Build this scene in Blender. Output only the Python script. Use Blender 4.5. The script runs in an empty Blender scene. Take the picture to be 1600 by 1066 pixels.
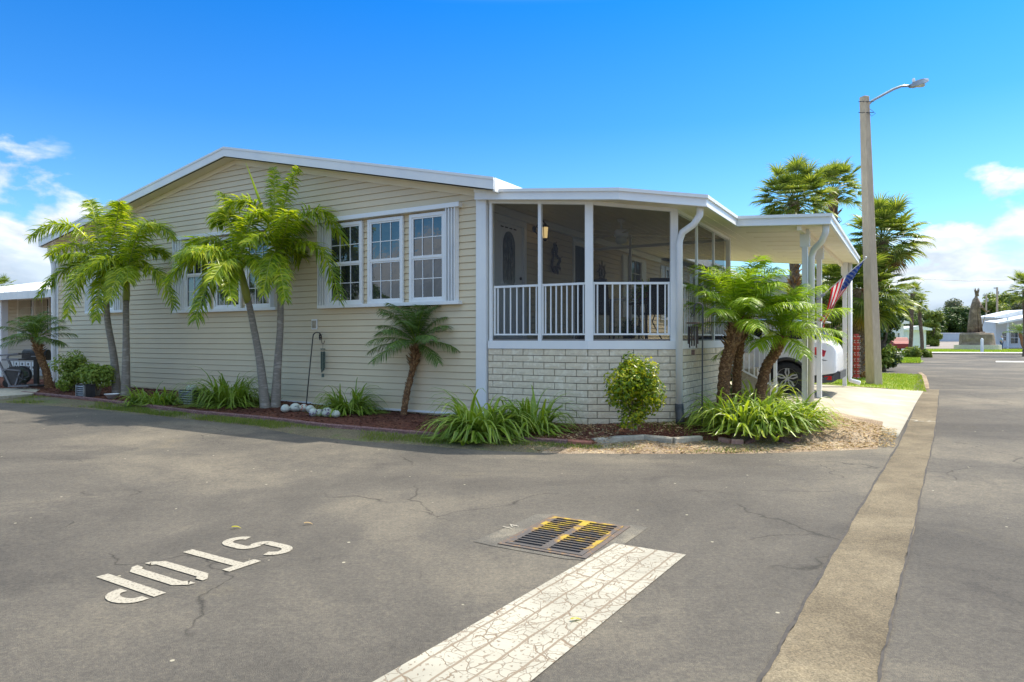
import bpy, bmesh, math, random
from mathutils import Vector, Matrix, Euler
R = random.Random(7)
scn = bpy.context.scene
col = scn.collection
F = 1060.0; HOR = 530.0; EYE = 1.5
# ---------------------------------------------------------------- camera
cam = bpy.data.cameras.new('camera'); cam.sensor_width = 36; cam.lens = 36*F/1600
cam.shift_y = -3/1600; cam.clip_start = .05; cam.clip_end = 4000
co = bpy.data.objects.new('camera', cam); col.objects.link(co)
co.location = (0, 0, EYE); co.rotation_euler = (math.pi/2, 0, 0); scn.camera = co
# ---------------------------------------------------------------- light
SUN_EL = math.radians(54); SH = Vector((.91, .415)).normalized()
SUN = Vector((SH.x*math.cos(SUN_EL), SH.y*math.cos(SUN_EL), math.sin(SUN_EL)))
sl = bpy.data.lights.new('sun', 'SUN'); sl.energy = 2.55; sl.angle = math.radians(.53); sl.color = (1, .93, .81)
so = bpy.data.objects.new('sun', sl); col.objects.link(so)
so.rotation_euler = (-SUN).to_track_quat('-Z', 'Y').to_euler(); so.location = (30, 15, 50)
scn.view_settings.view_transform = 'Standard'; scn.view_settings.look = 'None'
scn.view_settings.exposure = 1.30; scn.view_settings.gamma = 1
scn.cycles.max_bounces = 8; scn.cycles.transparent_max_bounces = 24
scn.cycles.use_adaptive_sampling = True

class N:                                  # tiny node-tree helper
    def __init__(s, nt): s.nt = nt
    def new(s, t, **k):
        n = s.nt.nodes.new(t)
        for a, b in k.items():
            if a.startswith('i_'):
                kk = a[2:]
                n.inputs[int(kk) if kk.isdigit() else kk.replace('_', ' ')].default_value = b
            else: setattr(n, a, b)
        return n
    def l(s, a, b): s.nt.links.new(a, b)
    def m(s, op, a, b=None, c=None, clamp=False):
        n = s.nt.nodes.new('ShaderNodeMath'); n.operation = op; n.use_clamp = clamp
        for i, v in enumerate((a, b, c)):
            if v is None: continue
            if isinstance(v, (int, float)): n.inputs[i].default_value = v
            else: s.l(v, n.inputs[i])
        return n.outputs[0]
    def ramp(s, fac, stops, interp='LINEAR'):
        n = s.nt.nodes.new('ShaderNodeValToRGB'); n.color_ramp.interpolation = interp
        e = n.color_ramp.elements
        while len(e) < len(stops): e.new(.5)
        for i, (p, c) in enumerate(stops):
            e[i].position = p; e[i].color = (c[0], c[1], c[2], 1) if len(c) == 3 else c
        s.l(fac, n.inputs[0]); return n.outputs[0]
    def mix(s, f, a, b, mode='MIX'):
        n = s.nt.nodes.new('ShaderNodeMix'); n.data_type = 'RGBA'; n.blend_type = mode
        for i, v in ((0, f), (6, a), (7, b)):
            if isinstance(v, (int, float)): n.inputs[i].default_value = v
            elif isinstance(v, tuple): n.inputs[i].default_value = (v[0], v[1], v[2], 1)
            else: s.l(v, n.inputs[i])
        return n.outputs[2]

# ---------------------------------------------------------------- sky with low cumulus
w = bpy.data.worlds.new('World'); scn.world = w; w.use_nodes = True
g = N(w.node_tree); w.node_tree.nodes.clear()
sky = g.new('ShaderNodeTexSky', sky_type='NISHITA', sun_disc=False, sun_elevation=SUN_EL,
            sun_rotation=math.atan2(SH.x, SH.y), altitude=0, air_density=1.0, dust_density=.7, ozone_density=2.2)
tc = g.new('ShaderNodeTexCoord'); sep = g.new('ShaderNodeSeparateXYZ'); g.l(tc.outputs['Generated'], sep.inputs[0])
X, Y, Z = sep.outputs
el = g.m('ARCSINE', Z); az = g.m('ARCTAN2', X, Y)
cv = g.new('ShaderNodeCombineXYZ'); g.l(az, cv.inputs[0]); g.l(g.m('MULTIPLY', el, 1.9), cv.inputs[1])
n1 = g.new('ShaderNodeTexNoise', i_Scale=7.5, i_Detail=10.0, i_Roughness=.54, i_Distortion=.15); g.l(cv.outputs[0], n1.inputs['Vector'])
n2 = g.new('ShaderNodeTexNoise', i_Scale=3.1, i_Detail=2.0); g.l(cv.outputs[0], n2.inputs['Vector'])
# coverage: full near the horizon, gone above a ceiling that changes with the compass direction
azl = g.m('SUBTRACT', 1.0, g.m('MULTIPLY', g.m('ABSOLUTE', g.m('ADD', az, .66)), 2.6), clamp=True)     # bank to the west
azr = g.m('SUBTRACT', 1.0, g.m('MULTIPLY', g.m('ABSOLUTE', g.m('SUBTRACT', az, .62)), 2.6), clamp=True)  # bank to the east
top = g.m('ADD', .03, g.m('ADD', g.m('MULTIPLY', azl, .22), g.m('MULTIPLY', azr, .19)))
top = g.m('ADD', top, g.m('MULTIPLY', g.m('SUBTRACT', 0.0, Y, clamp=True), .42))          # unseen bright cumulus added behind the camera to fill the shaded wall
cover = g.m('SUBTRACT', 1.0, g.m('DIVIDE', el, top))
dens = g.m('ADD', g.m('MULTIPLY', cover, .75), g.m('ADD', g.m('MULTIPLY', n1.outputs[0], 1.35), g.m('MULTIPLY', n2.outputs[0], .5)))
mask = g.m('MULTIPLY', g.m('SUBTRACT', dens, 1.04), 7.0, clamp=True)
mask = g.m('MULTIPLY', mask, g.m('MULTIPLY', g.m('SUBTRACT', g.m('MULTIPLY', top, 1.25), el), 14.0, clamp=True))
nb = g.new('ShaderNodeTexNoise', i_Scale=7.5, i_Detail=6.0, i_Roughness=.54, i_Distortion=.15); of = g.new('ShaderNodeVectorMath', operation='ADD'); g.l(cv.outputs[0], of.inputs[0]); of.inputs[1].default_value = (.022, .035, 0); g.l(of.outputs[0], nb.inputs['Vector'])
rel = g.m('MULTIPLY', g.m('SUBTRACT', n1.outputs[0], nb.outputs[0]), 2.4)      # sunny side of each billow, from above right
# two thin wisps
wv = g.new('ShaderNodeTexNoise', i_Scale=16.0, i_Detail=6.0, i_Roughness=.7); g.l(cv.outputs[0], wv.inputs['Vector'])
shade = g.ramp(g.m('MULTIPLY', g.m('SUBTRACT', dens, 1.04), 2.2), [(0, (2.3, 2.6, 3.0)), (.10, (3.0, 3.05, 3.15)), (.30, (3.1, 3.15, 3.2)), (.5, (2.3, 2.5, 2.75)), (.75, (2.7, 2.85, 3.0)), (1, (1.9, 2.2, 2.6))])
shade = g.mix(1.0, shade, g.ramp(g.m('ADD', rel, .5), [(.15, (.70, .74, .80)), (.5, (.94, .95, .97)), (.8, (1.12, 1.11, 1.09))]), 'MULTIPLY')
hs = g.new('ShaderNodeHueSaturation', i_Saturation=1.02, i_Value=1.0); g.l(sky.outputs[0], hs.inputs['Color'])
tint = g.ramp(el, [(0, (.48, .58, .62)), (.15, (.29, .49, .60)), (.30, (.115, .375, .62)), (.46, (.035, .325, .64)), (.62, (1.9, 1.6, 1.15)), (1, (2.6, 2.1, 1.4))])  # above the view the sky is made warm and bright to fill shade
skc = g.mix(1.0, hs.outputs[0], tint, 'MULTIPLY')
mx = g.mix(g.m('MULTIPLY', mask, .93), skc, shade)
bg = g.new('ShaderNodeBackground', i_Strength=.15); g.l(mx, bg.inputs[0])
wo = g.new('ShaderNodeOutputWorld'); g.l(bg.outputs[0], wo.inputs[0])

# ---------------------------------------------------------------- materials
M = {}
def base(name):
    m = bpy.data.materials.new(name); m.use_nodes = True; nt = m.node_tree
    b = nt.nodes['Principled BSDF']; M[name] = m
    return m, N(nt), b
def pm(name, c1, c2=None, scale=6, rough=.6, bump=0, bscale=None, metal=0, detail=5, stretch=None, spec=.5, c3=None, lo=.35, hi=.65):
    m, g, b = base(name)
    b.inputs['Roughness'].default_value = rough; b.inputs['Metallic'].default_value = metal
    b.inputs['Specular IOR Level'].default_value = spec
    c2 = c2 or tuple(x*.88 for x in c1)
    tc = g.new('ShaderNodeTexCoord'); mp = g.new('ShaderNodeMapping'); g.l(tc.outputs['Object'], mp.inputs[0])
    if stretch: mp.inputs['Scale'].default_value = stretch
    n = g.new('ShaderNodeTexNoise', i_Scale=scale, i_Detail=detail, i_Roughness=.6); g.l(mp.outputs[0], n.inputs['Vector'])
    st = [(lo, c1), (hi, c2)] if not c3 else [(lo, c1), (.5, c2), (hi, c3)]
    g.l(g.ramp(n.outputs[0], st), b.inputs['Base Color'])
    if bump:
        n2 = g.new('ShaderNodeTexNoise', i_Scale=bscale or scale*6, i_Detail=4.0); g.l(mp.outputs[0], n2.inputs['Vector'])
        bp = g.new('ShaderNodeBump', i_Strength=1.0, i_Distance=bump); g.l(n2.outputs[0], bp.inputs['Height']); g.l(bp.outputs[0], b.inputs['Normal'])
    return m
def leafm(name, cols, rough=.42, trans=.35, spec=.4, tw=1.25):
    """leaf: colour differs leaf by leaf; thin, so light passes through"""
    m, g, b = base(name)
    b.inputs['Roughness'].default_value = rough; b.inputs['Specular IOR Level'].default_value = spec
    geo = g.new('ShaderNodeNewGeometry'); tc = g.new('ShaderNodeTexCoord')
    n = g.new('ShaderNodeTexNoise', i_Scale=2.2, i_Detail=3.0); g.l(tc.outputs['Object'], n.inputs['Vector'])
    f = g.m('ADD', g.m('MULTIPLY', geo.outputs['Random Per Island'], .62), g.m('MULTIPLY', n.outputs[0], .38))
    k = len(cols)
    c = g.ramp(f, [(.08+.84*i/(k-1), q) for i, q in enumerate(cols)])
    g.l(c, b.inputs['Base Color'])
    t = g.new('ShaderNodeBsdfTranslucent'); tcx = g.mix(1.0, c, (tw*1.15, tw*1.1, tw*.45), 'MULTIPLY'); g.l(tcx, t.inputs[0])
    mx = g.new('ShaderNodeMixShader', i_0=trans); g.l(b.outputs[0], mx.inputs[1]); g.l(t.outputs[0], mx.inputs[2])
    g.l(mx.outputs[0], m.node_tree.nodes['Material Output'].inputs[0])
    return m
pm('siding', (.69, .585, .395), (.65, .55, .37), 1.1, .5, .0006, 40, stretch=(1, 1, .6))
pm('trim_white', (.80, .81, .80), (.74, .76, .77), 2.5, .38, .0004, 30)
pm('dirty_white', (.78, .78, .76), (.60, .60, .55), 3.5, .5, .0008, 30)
pm('ceiling_cream', (.88, .81, .65), (.84, .77, .61), 1.5, .5)
pm('soffit', (.74, .66, .48), (.70, .62, .45), 2, .5)
pm('roof_shingle', (.20, .205, .21), (.12, .125, .135), 9, .9, .004, 60)
pm('roof_metal', (.82, .83, .83), (.70, .72, .72), 2, .4)
pm('black_metal', (.022, .022, .024), (.035, .033, .033), 8, .45)
pm('dark_plastic', (.03, .03, .033), (.05, .05, .052), 5, .5)
pm('grey_plastic', (.22, .22, .24), (.16, .16, .18), 5, .5)
pm('concrete_pole', (.52, .43, .31), (.43, .35, .25), 7, .9, .003, 80, c3=(.50, .41, .29), stretch=(1, 1, .25))
pm('galvanised', (.40, .42, .44), (.28, .30, .32), 9, .4, metal=.6)
pm('driveway_concrete', (.42, .385, .295), (.35, .32, .245), .9, .9, .002, 90, c3=(.48, .445, .35))
pm('concrete_grey', (.52, .47, .37), (.36, .32, .25), 14, .95, .006, 120)
pm('concrete_pale', (.55, .53, .48), (.45, .43, .39), 6, .95, .003, 80)
pm('edging_pink', (.26, .135, .12), (.16, .085, .08), 14, .95, .005, 90, c3=(.31, .19, .165))
pm('edging_brick', (.42, .17, .11), (.30, .12, .08), 14, .95, .005, 90)
pm('block', (.80, .70, .52), (.70, .60, .44), 9, .95, .006, 70, c3=(.85, .76, .59))
pm('mortar', (.24, .21, .16), (.17, .15, .11), 20, .95)
pm('porch_floor', (.20, .17, .15), (.14, .12, .11), 3, .7)
pm('door_white', (.78, .80, .80), (.72, .75, .76), 2, .4)
pm('brass', (.45, .34, .16), (.30, .22, .10), 8, .35, metal=.8)
pm('bronze_dark', (.06, .045, .035), (.03, .025, .02), 9, .4, metal=.5)
pm('sling_fabric', (.035, .035, .045), (.055, .055, .065), 30, .8)
pm('terracotta', (.42, .13, .055), (.32, .10, .045), 8, .8)
pm('wood_dark', (.06, .032, .02), (.10, .055, .03), 14, .6, stretch=(1, 1, 5))
pm('palm_trunk_grey', (.38, .345, .295), (.22, .195, .16), 5, .9, .006, 25, stretch=(1, 1, 3.5), c3=(.30, .265, .22))
pm('crownshaft', (.20, .27, .045), (.33, .34, .06), 3, .35, stretch=(1, 1, .5))
pm('palm_trunk_brown', (.30, .155, .065), (.11, .052, .024), 18, .95, .02, 40, c3=(.42, .24, .11), stretch=(1, 1, 1.6))
pm('boot_fibre', (.44, .26, .12), (.20, .10, .045), 20, .95, .01, 60)
pm('sabal_trunk', (.23, .16, .10), (.10, .065, .04), 9, .95, .02, 30, c3=(.30, .22, .15))
pm('bark', (.16, .12, .09), (.09, .07, .05), 9, .95, .01, 40)
pm('stem_pale', (.33, .27, .18), (.22, .18, .12), 12, .9)
pm('car_paint', (.74, .745, .75), (.72, .725, .73), 1, .22, spec=.6)
pm('tyre', (.022, .022, .022), (.03, .03, .03), 20, .85)
pm('rim_silver', (.62, .63, .65), (.52, .53, .55), 4, .28, metal=.7)
pm('clad', (.04, .04, .042), (.055, .055, .057), 12, .6)
pm('tail_red', (.55, .012, .012), (.35, .005, .005), 6, .15)
pm('flag_red', (.68, .02, .04), (.60, .015, .035), 4, .75); pm('flag_white', (.78, .77, .74), (.70, .69, .67), 4, .75); pm('flag_blue', (.02, .05, .22), (.025, .06, .26), 4, .75)
pm('statue_bronze', (.23, .16, .11), (.12, .085, .06), 1.3, .75, .02, 9, c3=(.30, .22, .155))
pm('pedestal_stone', (.26, .21, .155), (.15, .115, .09), 2.0, .9, .03, 12)
pm('totem_red', (.5, .05, .035), (.34, .04, .03), 12, .7, .01, 40)
pm('driftwood', (.30, .27, .23), (.14, .12, .10), 7, .9, .01, 30)
pm('stone_white', (.60, .62, .54), (.50, .53, .46), 9, .7, .004, 40)
pm('rope_green', (.12, .17, .13), (.06, .08, .07), 40, .6)
pm('pink_brick', (.50, .30, .25), (.35, .20, .17), 20, .95, .004, 60)
pm('glass_oval', (.05, .06, .065), (.12, .13, .14), 9, .15)
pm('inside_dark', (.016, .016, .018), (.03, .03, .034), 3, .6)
pm('skin', (.45, .27, .19)); pm('shirt', (.30, .40, .62), (.25, .34, .55)); pm('trousers', (.04, .08, .22), (.03, .06, .18)); pm('hair', (.45, .44, .42))
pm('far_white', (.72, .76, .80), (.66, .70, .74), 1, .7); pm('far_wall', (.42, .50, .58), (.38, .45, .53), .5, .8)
pm('lot_pale', (.26, .225, .20), (.22, .195, .175), .2, .95); pm('car_dark', (.02, .02, .025)); pm('car_red', (.22, .02, .02))
pm('kerb_white', (.72, .70, .64), (.62, .60, .54), 2, .9)
pm('beige_siding2', (.56, .47, .33), (.52, .44, .31), 1, .6)
pm('rock_dark', (.13, .12, .11), (.07, .065, .06), 6, .95, .02, 20)

for nm_ in ('flag_red', 'flag_white', 'flag_blue'):          # thin cloth: the sun shines through
    nt_ = M[nm_].node_tree; g_ = N(nt_); b_ = nt_.nodes['Principled BSDF']; t_ = g_.new('ShaderNodeBsdfTranslucent'); g_.l(b_.inputs['Base Color'].links[0].from_socket, t_.inputs[0])
    m_ = g_.new('ShaderNodeMixShader', i_0=.5); g_.l(b_.outputs[0], m_.inputs[1]); g_.l(t_.outputs[0], m_.inputs[2]); g_.l(m_.outputs[0], nt_.nodes['Material Output'].inputs[0])
def speckle(name, c1, c2, c3, s1, patch=.35, bump=.004, crack=None, dots=None, rough=.92, gv=170, contrast=.22):
    m, g, b = base(name); b.inputs['Roughness'].default_value = rough; b.inputs['Specular IOR Level'].default_value = .3
    tc = g.new('ShaderNodeTexCoord'); v = tc.outputs['Object']
    n = g.new('ShaderNodeTexNoise', i_Scale=patch, i_Detail=6.0, i_Roughness=.62, i_Distortion=.4); g.l(v, n.inputs['Vector'])
    c = g.ramp(n.outputs[0], [(.34, c1), (.5, c2), (.66, c3)])
    a = g.new('ShaderNodeTexNoise', i_Scale=gv, i_Detail=3.0, i_Roughness=.75); g.l(v, a.inputs['Vector'])
    c = g.mix(1.0, c, g.ramp(a.outputs[0], [(.33, (1-contrast,)*3), (.5, (1, 1, 1)), (.68, (1+contrast*1.3,)*3)]), 'MULTIPLY')
    s = g.new('ShaderNodeTexNoise', i_Scale=s1, i_Detail=5.0, i_Roughness=.8); g.l(v, s.inputs['Vector'])
    c = g.mix(1.0, c, g.ramp(s.outputs[0], [(.35, (.86, .86, .87)), (.5, (1, 1, 1)), (.66, (1.14, 1.13, 1.10))]), 'MULTIPLY')
    if crack:
        md = g.new('ShaderNodeTexNoise', i_Scale=42.0, i_Detail=3.0, i_Roughness=.7); g.l(v, md.inputs['Vector'])
        c = g.mix(1.0, c, g.ramp(md.outputs[0], [(.36, (.83, .83, .84)), (.5, (1, 1, 1)), (.64, (1.22, 1.20, 1.15))]), 'MULTIPLY')
        ol = g.new('ShaderNodeTexNoise', i_Scale=.9, i_Detail=7.0, i_Roughness=.7); g.l(v, ol.inputs['Vector'])
        c = g.mix(1.0, c, g.ramp(ol.outputs[0], [(.30, (.72, .72, .75)), (.42, (1, 1, 1)), (.60, (1, 1, 1)), (.72, (1.18, 1.15, 1.05))]), 'MULTIPLY')
        dn = g.new('ShaderNodeTexNoise', i_Scale=1.6, i_Detail=6.0); g.l(v, dn.inputs['Vector'])
        vm = g.new('ShaderNodeVectorMath', operation='MULTIPLY_ADD'); g.l(dn.outputs['Color'], vm.inputs[0]); vm.inputs[1].default_value = (.9, .9, 0); g.l(v, vm.inputs[2])
        vo = g.new('ShaderNodeTexVoronoi', feature='DISTANCE_TO_EDGE', i_Scale=crack); g.l(vm.outputs[0], vo.inputs['Vector'])
        vs = g.new('ShaderNodeTexNoise', i_Scale=.6, i_Detail=3.0); g.l(v, vs.inputs['Vector'])
        k = g.m('MULTIPLY', g.ramp(vo.outputs['Distance'], [(.0, (1, 1, 1)), (.006, (0, 0, 0))]), g.ramp(vs.outputs[0], [(.5, (0, 0, 0)), (.56, (.75, .75, .75))]))
        c = g.mix(k, c, tuple(x*.35 for x in c1))
    if dots:
        vd = g.new('ShaderNodeTexVoronoi', feature='F1', i_Scale=dots); g.l(v, vd.inputs['Vector'])
        k = g.m('MULTIPLY', g.ramp(vd.outputs['Distance'], [(.0, (1, 1, 1)), (.045, (.8, .8, .8)), (.06, (0, 0, 0))]), g.m('GREATER_THAN', g.new('ShaderNodeSeparateColor').outputs[0], .5))
        sc = g.nt.nodes[-1]
        for nn in g.nt.nodes:
            if nn.bl_idname == 'ShaderNodeSeparateColor': g.l(vd.outputs['Color'], nn.inputs[0])
        c = g.mix(k, c, (.42, .38, .28))
    g.l(c, b.inputs['Base Color'])
    bp = g.new('ShaderNodeBump', i_Strength=.9, i_Distance=bump); g.l(a.outputs[0], bp.inputs['Height']); g.l(bp.outputs[0], b.inputs['Normal'])
    return m
speckle('asphalt', (.066, .060, .052), (.102, .092, .077), (.172, .151, .116), 14, .33, .005, crack=.5, dots=4.5)
speckle('asphalt_new', (.15, .145, .135), (.19, .18, .165), (.24, .22, .19), 14, .25, .004)
speckle('strip_concrete', (.105, .084, .054), (.148, .120, .078), (.20, .165, .108), 9, 1.1, .006, gv=90, contrast=.4)
speckle('mulch', (.09, .030, .018), (.145, .050, .030), (.20, .080, .045), 60, 1.5, .02, gv=45, contrast=.7)
speckle('sandy_litter', (.19, .135, .085), (.28, .21, .14), (.37, .295, .20), 40, 2.2, .012, gv=70, contrast=.6)
speckle('verge_soil', (.13, .115, .07), (.17, .14, .085), (.12, .15, .05), 40, 1.8, .012, gv=70, contrast=.6)
speckle('lawn_base', (.16, .22, .035), (.22, .28, .05), (.30, .32, .09), 30, .8, .012, gv=60, contrast=.5)
speckle('earth', (.16, .16, .08), (.2, .19, .1), (.22, .24, .1), 10, .1, .01)
leafm('adonidia', [(.07, .14, .01), (.20, .31, .015), (.40, .49, .025), (.56, .55, .06)], .33, .5)
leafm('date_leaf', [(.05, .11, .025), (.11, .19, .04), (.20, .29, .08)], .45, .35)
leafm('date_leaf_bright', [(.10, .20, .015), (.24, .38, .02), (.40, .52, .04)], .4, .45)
leafm('date_leaf_yellow', [(.35, .36, .03), (.5, .45, .05)], .4, .45)
leafm('sabal_leaf', [(.06, .11, .015), (.17, .235, .035), (.36, .40, .10)], .4, .42)
leafm('sabal_yellow', [(.24, .22, .03), (.36, .26, .03), (.16, .17, .03)], .5, .3)
leafm('sabal_dead', [(.30, .17, .07), (.42, .27, .12), (.22, .11, .05)], .8, .2)
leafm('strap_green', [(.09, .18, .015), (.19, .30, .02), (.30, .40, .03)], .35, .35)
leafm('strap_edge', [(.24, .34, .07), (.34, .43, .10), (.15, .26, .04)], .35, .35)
leafm('strap_sunlit', [(.15, .25, .02), (.30, .41, .03), (.50, .53, .06)], .35, .45)  # lighter copy of the strap leaf, sunlight put into its colour
leafm('bush_leaf', [(.05, .11, .01), (.14, .24, .012), (.36, .40, .015), (.52, .46, .02)], .35, .35)
leafm('shrub_leaf', [(.10, .17, .03), (.24, .33, .05), (.38, .44, .09)], .5, .3)
leafm('tree_leaf', [(.03, .065, .015), (.06, .11, .02), (.12, .17, .03)], .55, .3)
leafm('tree_leaf_grey', [(.06, .075, .045), (.10, .12, .07), (.15, .165, .09)], .6, .3)
leafm('tree_leaf_light', [(.09, .14, .02), (.16, .22, .025), (.26, .31, .04)], .55, .35)
leafm('grass_blade', [(.06, .12, .015), (.13, .20, .02), (.22, .27, .04), (.34, .28, .12)], .6, .35)
leafm('lawn_blade', [(.11, .20, .015), (.18, .30, .02), (.28, .38, .04), (.38, .38, .12)], .6, .4)
leafm('chip', [(.05, .02, .013), (.10, .042, .026), (.17, .075, .045), (.09, .04, .03)], .95, .0)
leafm('litter_leaf', [(.46, .36, .20), (.55, .42, .22), (.36, .24, .12), (.5, .28, .10)], .8, .1)
def glassy():
    m, g, b = base('window_glass')                     # opaque reflective pane; the unlit room behind is put into its dark colour
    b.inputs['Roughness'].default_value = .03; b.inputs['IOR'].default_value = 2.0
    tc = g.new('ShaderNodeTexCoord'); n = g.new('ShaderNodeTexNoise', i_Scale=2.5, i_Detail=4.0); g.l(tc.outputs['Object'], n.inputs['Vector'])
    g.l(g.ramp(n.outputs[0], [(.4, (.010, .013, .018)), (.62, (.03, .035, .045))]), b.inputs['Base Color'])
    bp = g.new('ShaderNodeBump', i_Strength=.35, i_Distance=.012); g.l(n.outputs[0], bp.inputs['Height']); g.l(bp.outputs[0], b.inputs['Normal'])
    m, g, b = base('screen_mesh')                      # insect screen: fine dark weave, see-through
    b.inputs['Base Color'].default_value = (.045, .045, .048, 1); b.inputs['Roughness'].default_value = .8
    t = g.new('ShaderNodeBsdfTransparent'); mx = g.new('ShaderNodeMixShader', i_0=.48); g.l(t.outputs[0], mx.inputs[1]); g.l(b.outputs[0], mx.inputs[2])
    g.l(mx.outputs[0], m.node_tree.nodes['Material Output'].inputs[0])
    m, g, b = base('lamp_glow'); b.inputs['Base Color'].default_value = (.9, .8, .5, 1)
    b.inputs['Emission Color'].default_value = (1, .72, .3, 1); b.inputs['Emission Strength'].default_value = .45
    m, g, b = base('car_glass'); b.inputs['Base Color'].default_value = (.015, .017, .02, 1); b.inputs['Roughness'].default_value = .04
    m, g, b = base('road_paint')                       # thick old white paint, crazed and chipped, with tooled grooves along it
    b.inputs['Roughness'].default_value = .8
    tc = g.new('ShaderNodeTexCoord'); v = tc.outputs['Object']
    dn = g.new('ShaderNodeTexNoise', i_Scale=5.0, i_Detail=5.0); g.l(v, dn.inputs['Vector'])
    vm = g.new('ShaderNodeVectorMath', operation='MULTIPLY_ADD'); g.l(dn.outputs['Color'], vm.inputs[0]); vm.inputs[1].default_value = (.16, .16, 0); g.l(v, vm.inputs[2])
    k = None
    for sc, wd, ml in ((5.5, .020, 1.0), (12, .03, .8)):
        vo = g.new('ShaderNodeTexVoronoi', feature='DISTANCE_TO_EDGE', i_Scale=sc); g.l(vm.outputs[0], vo.inputs['Vector'])
        vs = g.new('ShaderNodeTexNoise', i_Scale=6.0 if sc < 10 else 3.5, i_Detail=3.0); g.l(v, vs.inputs['Vector'])
        q = g.m('MULTIPLY', g.ramp(vo.outputs['Distance'], [(0, (1, 1, 1)), (wd*.5, (.8, .8, .8)), (wd, (0, 0, 0))]),
                g.ramp(vs.outputs[0], [(.34 if sc < 10 else .42, (0, 0, 0)), (.46 if sc < 10 else .50, (ml, ml, ml))]))
        k = q if k is None else g.m('MAXIMUM', k, q)
    sp = g.new('ShaderNodeSeparateXYZ'); g.l(vm.outputs[0], sp.inputs[0])
    sp2 = g.new('ShaderNodeSeparateXYZ'); g.l(v, sp2.inputs[0]); y = g.m('ADD', sp2.outputs[1], g.m('MULTIPLY', dn.outputs[0], .03))
    fr = g.m('ABSOLUTE', g.m('SUBTRACT', g.m('FRACT', g.m('DIVIDE', y, .138)), .5))
    gr = g.m('MULTIPLY', g.m('LESS_THAN', fr, .05), .8)
    k = g.m('MAXIMUM', k, gr)
    ch = g.new('ShaderNodeTexNoise', i_Scale=45.0, i_Detail=4.0); g.l(v, ch.inputs['Vector'])
    k = g.m('MAXIMUM', k, g.ramp(ch.outputs[0], [(.60, (0, 0, 0)), (.66, (.8, .8, .8))]))
    cn = g.new('ShaderNodeTexNoise', i_Scale=2.0, i_Detail=5.0); g.l(v, cn.inputs['Vector'])
    c = g.ramp(cn.outputs[0], [(.35, (.30, .28, .225)), (.62, (.39, .365, .295))])
    g.l(g.mix(k, c, (.17, .12, .075)), b.inputs['Base Color'])
    bp = g.new('ShaderNodeBump', i_Strength=.7, i_Distance=-.004); g.l(k, bp.inputs['Height']); g.l(bp.outputs[0], b.inputs['Normal'])
    m, g, b = base('letter_paint'); b.inputs['Roughness'].default_value = .85
    tc = g.new('ShaderNodeTexCoord'); v = tc.outputs['Object']
    ch = g.new('ShaderNodeTexNoise', i_Scale=60.0, i_Detail=5.0, i_Roughness=.7); g.l(v, ch.inputs['Vector'])
    k = g.ramp(ch.outputs[0], [(.52, (0, 0, 0)), (.60, (.9, .9, .9))])
    g.l(g.mix(k, (.35, .32, .255), (.14, .12, .10)), b.inputs['Base Color'])
    m, g, b = base('grate_paint'); b.inputs['Roughness'].default_value = .7          # yellow paint worn down to rusty iron
    tc = g.new('ShaderNodeTexCoord'); v = tc.outputs['Object']
    ch = g.new('ShaderNodeTexNoise', i_Scale=4.5, i_Detail=6.0, i_Roughness=.7); g.l(v, ch.inputs['Vector'])
    sp = g.new('ShaderNodeSeparateXYZ'); g.l(v, sp.inputs[0])
    f = g.m('ADD', ch.outputs[0], g.m('MULTIPLY', sp.outputs[1], .22))
    g.l(g.ramp(f, [(.47, (.075, .065, .06)), (.53, (.16, .095, .045)), (.58, (.34, .22, .02)), (.72, (.46, .33, .012))]), b.inputs['Base Color'])
glassy()

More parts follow.
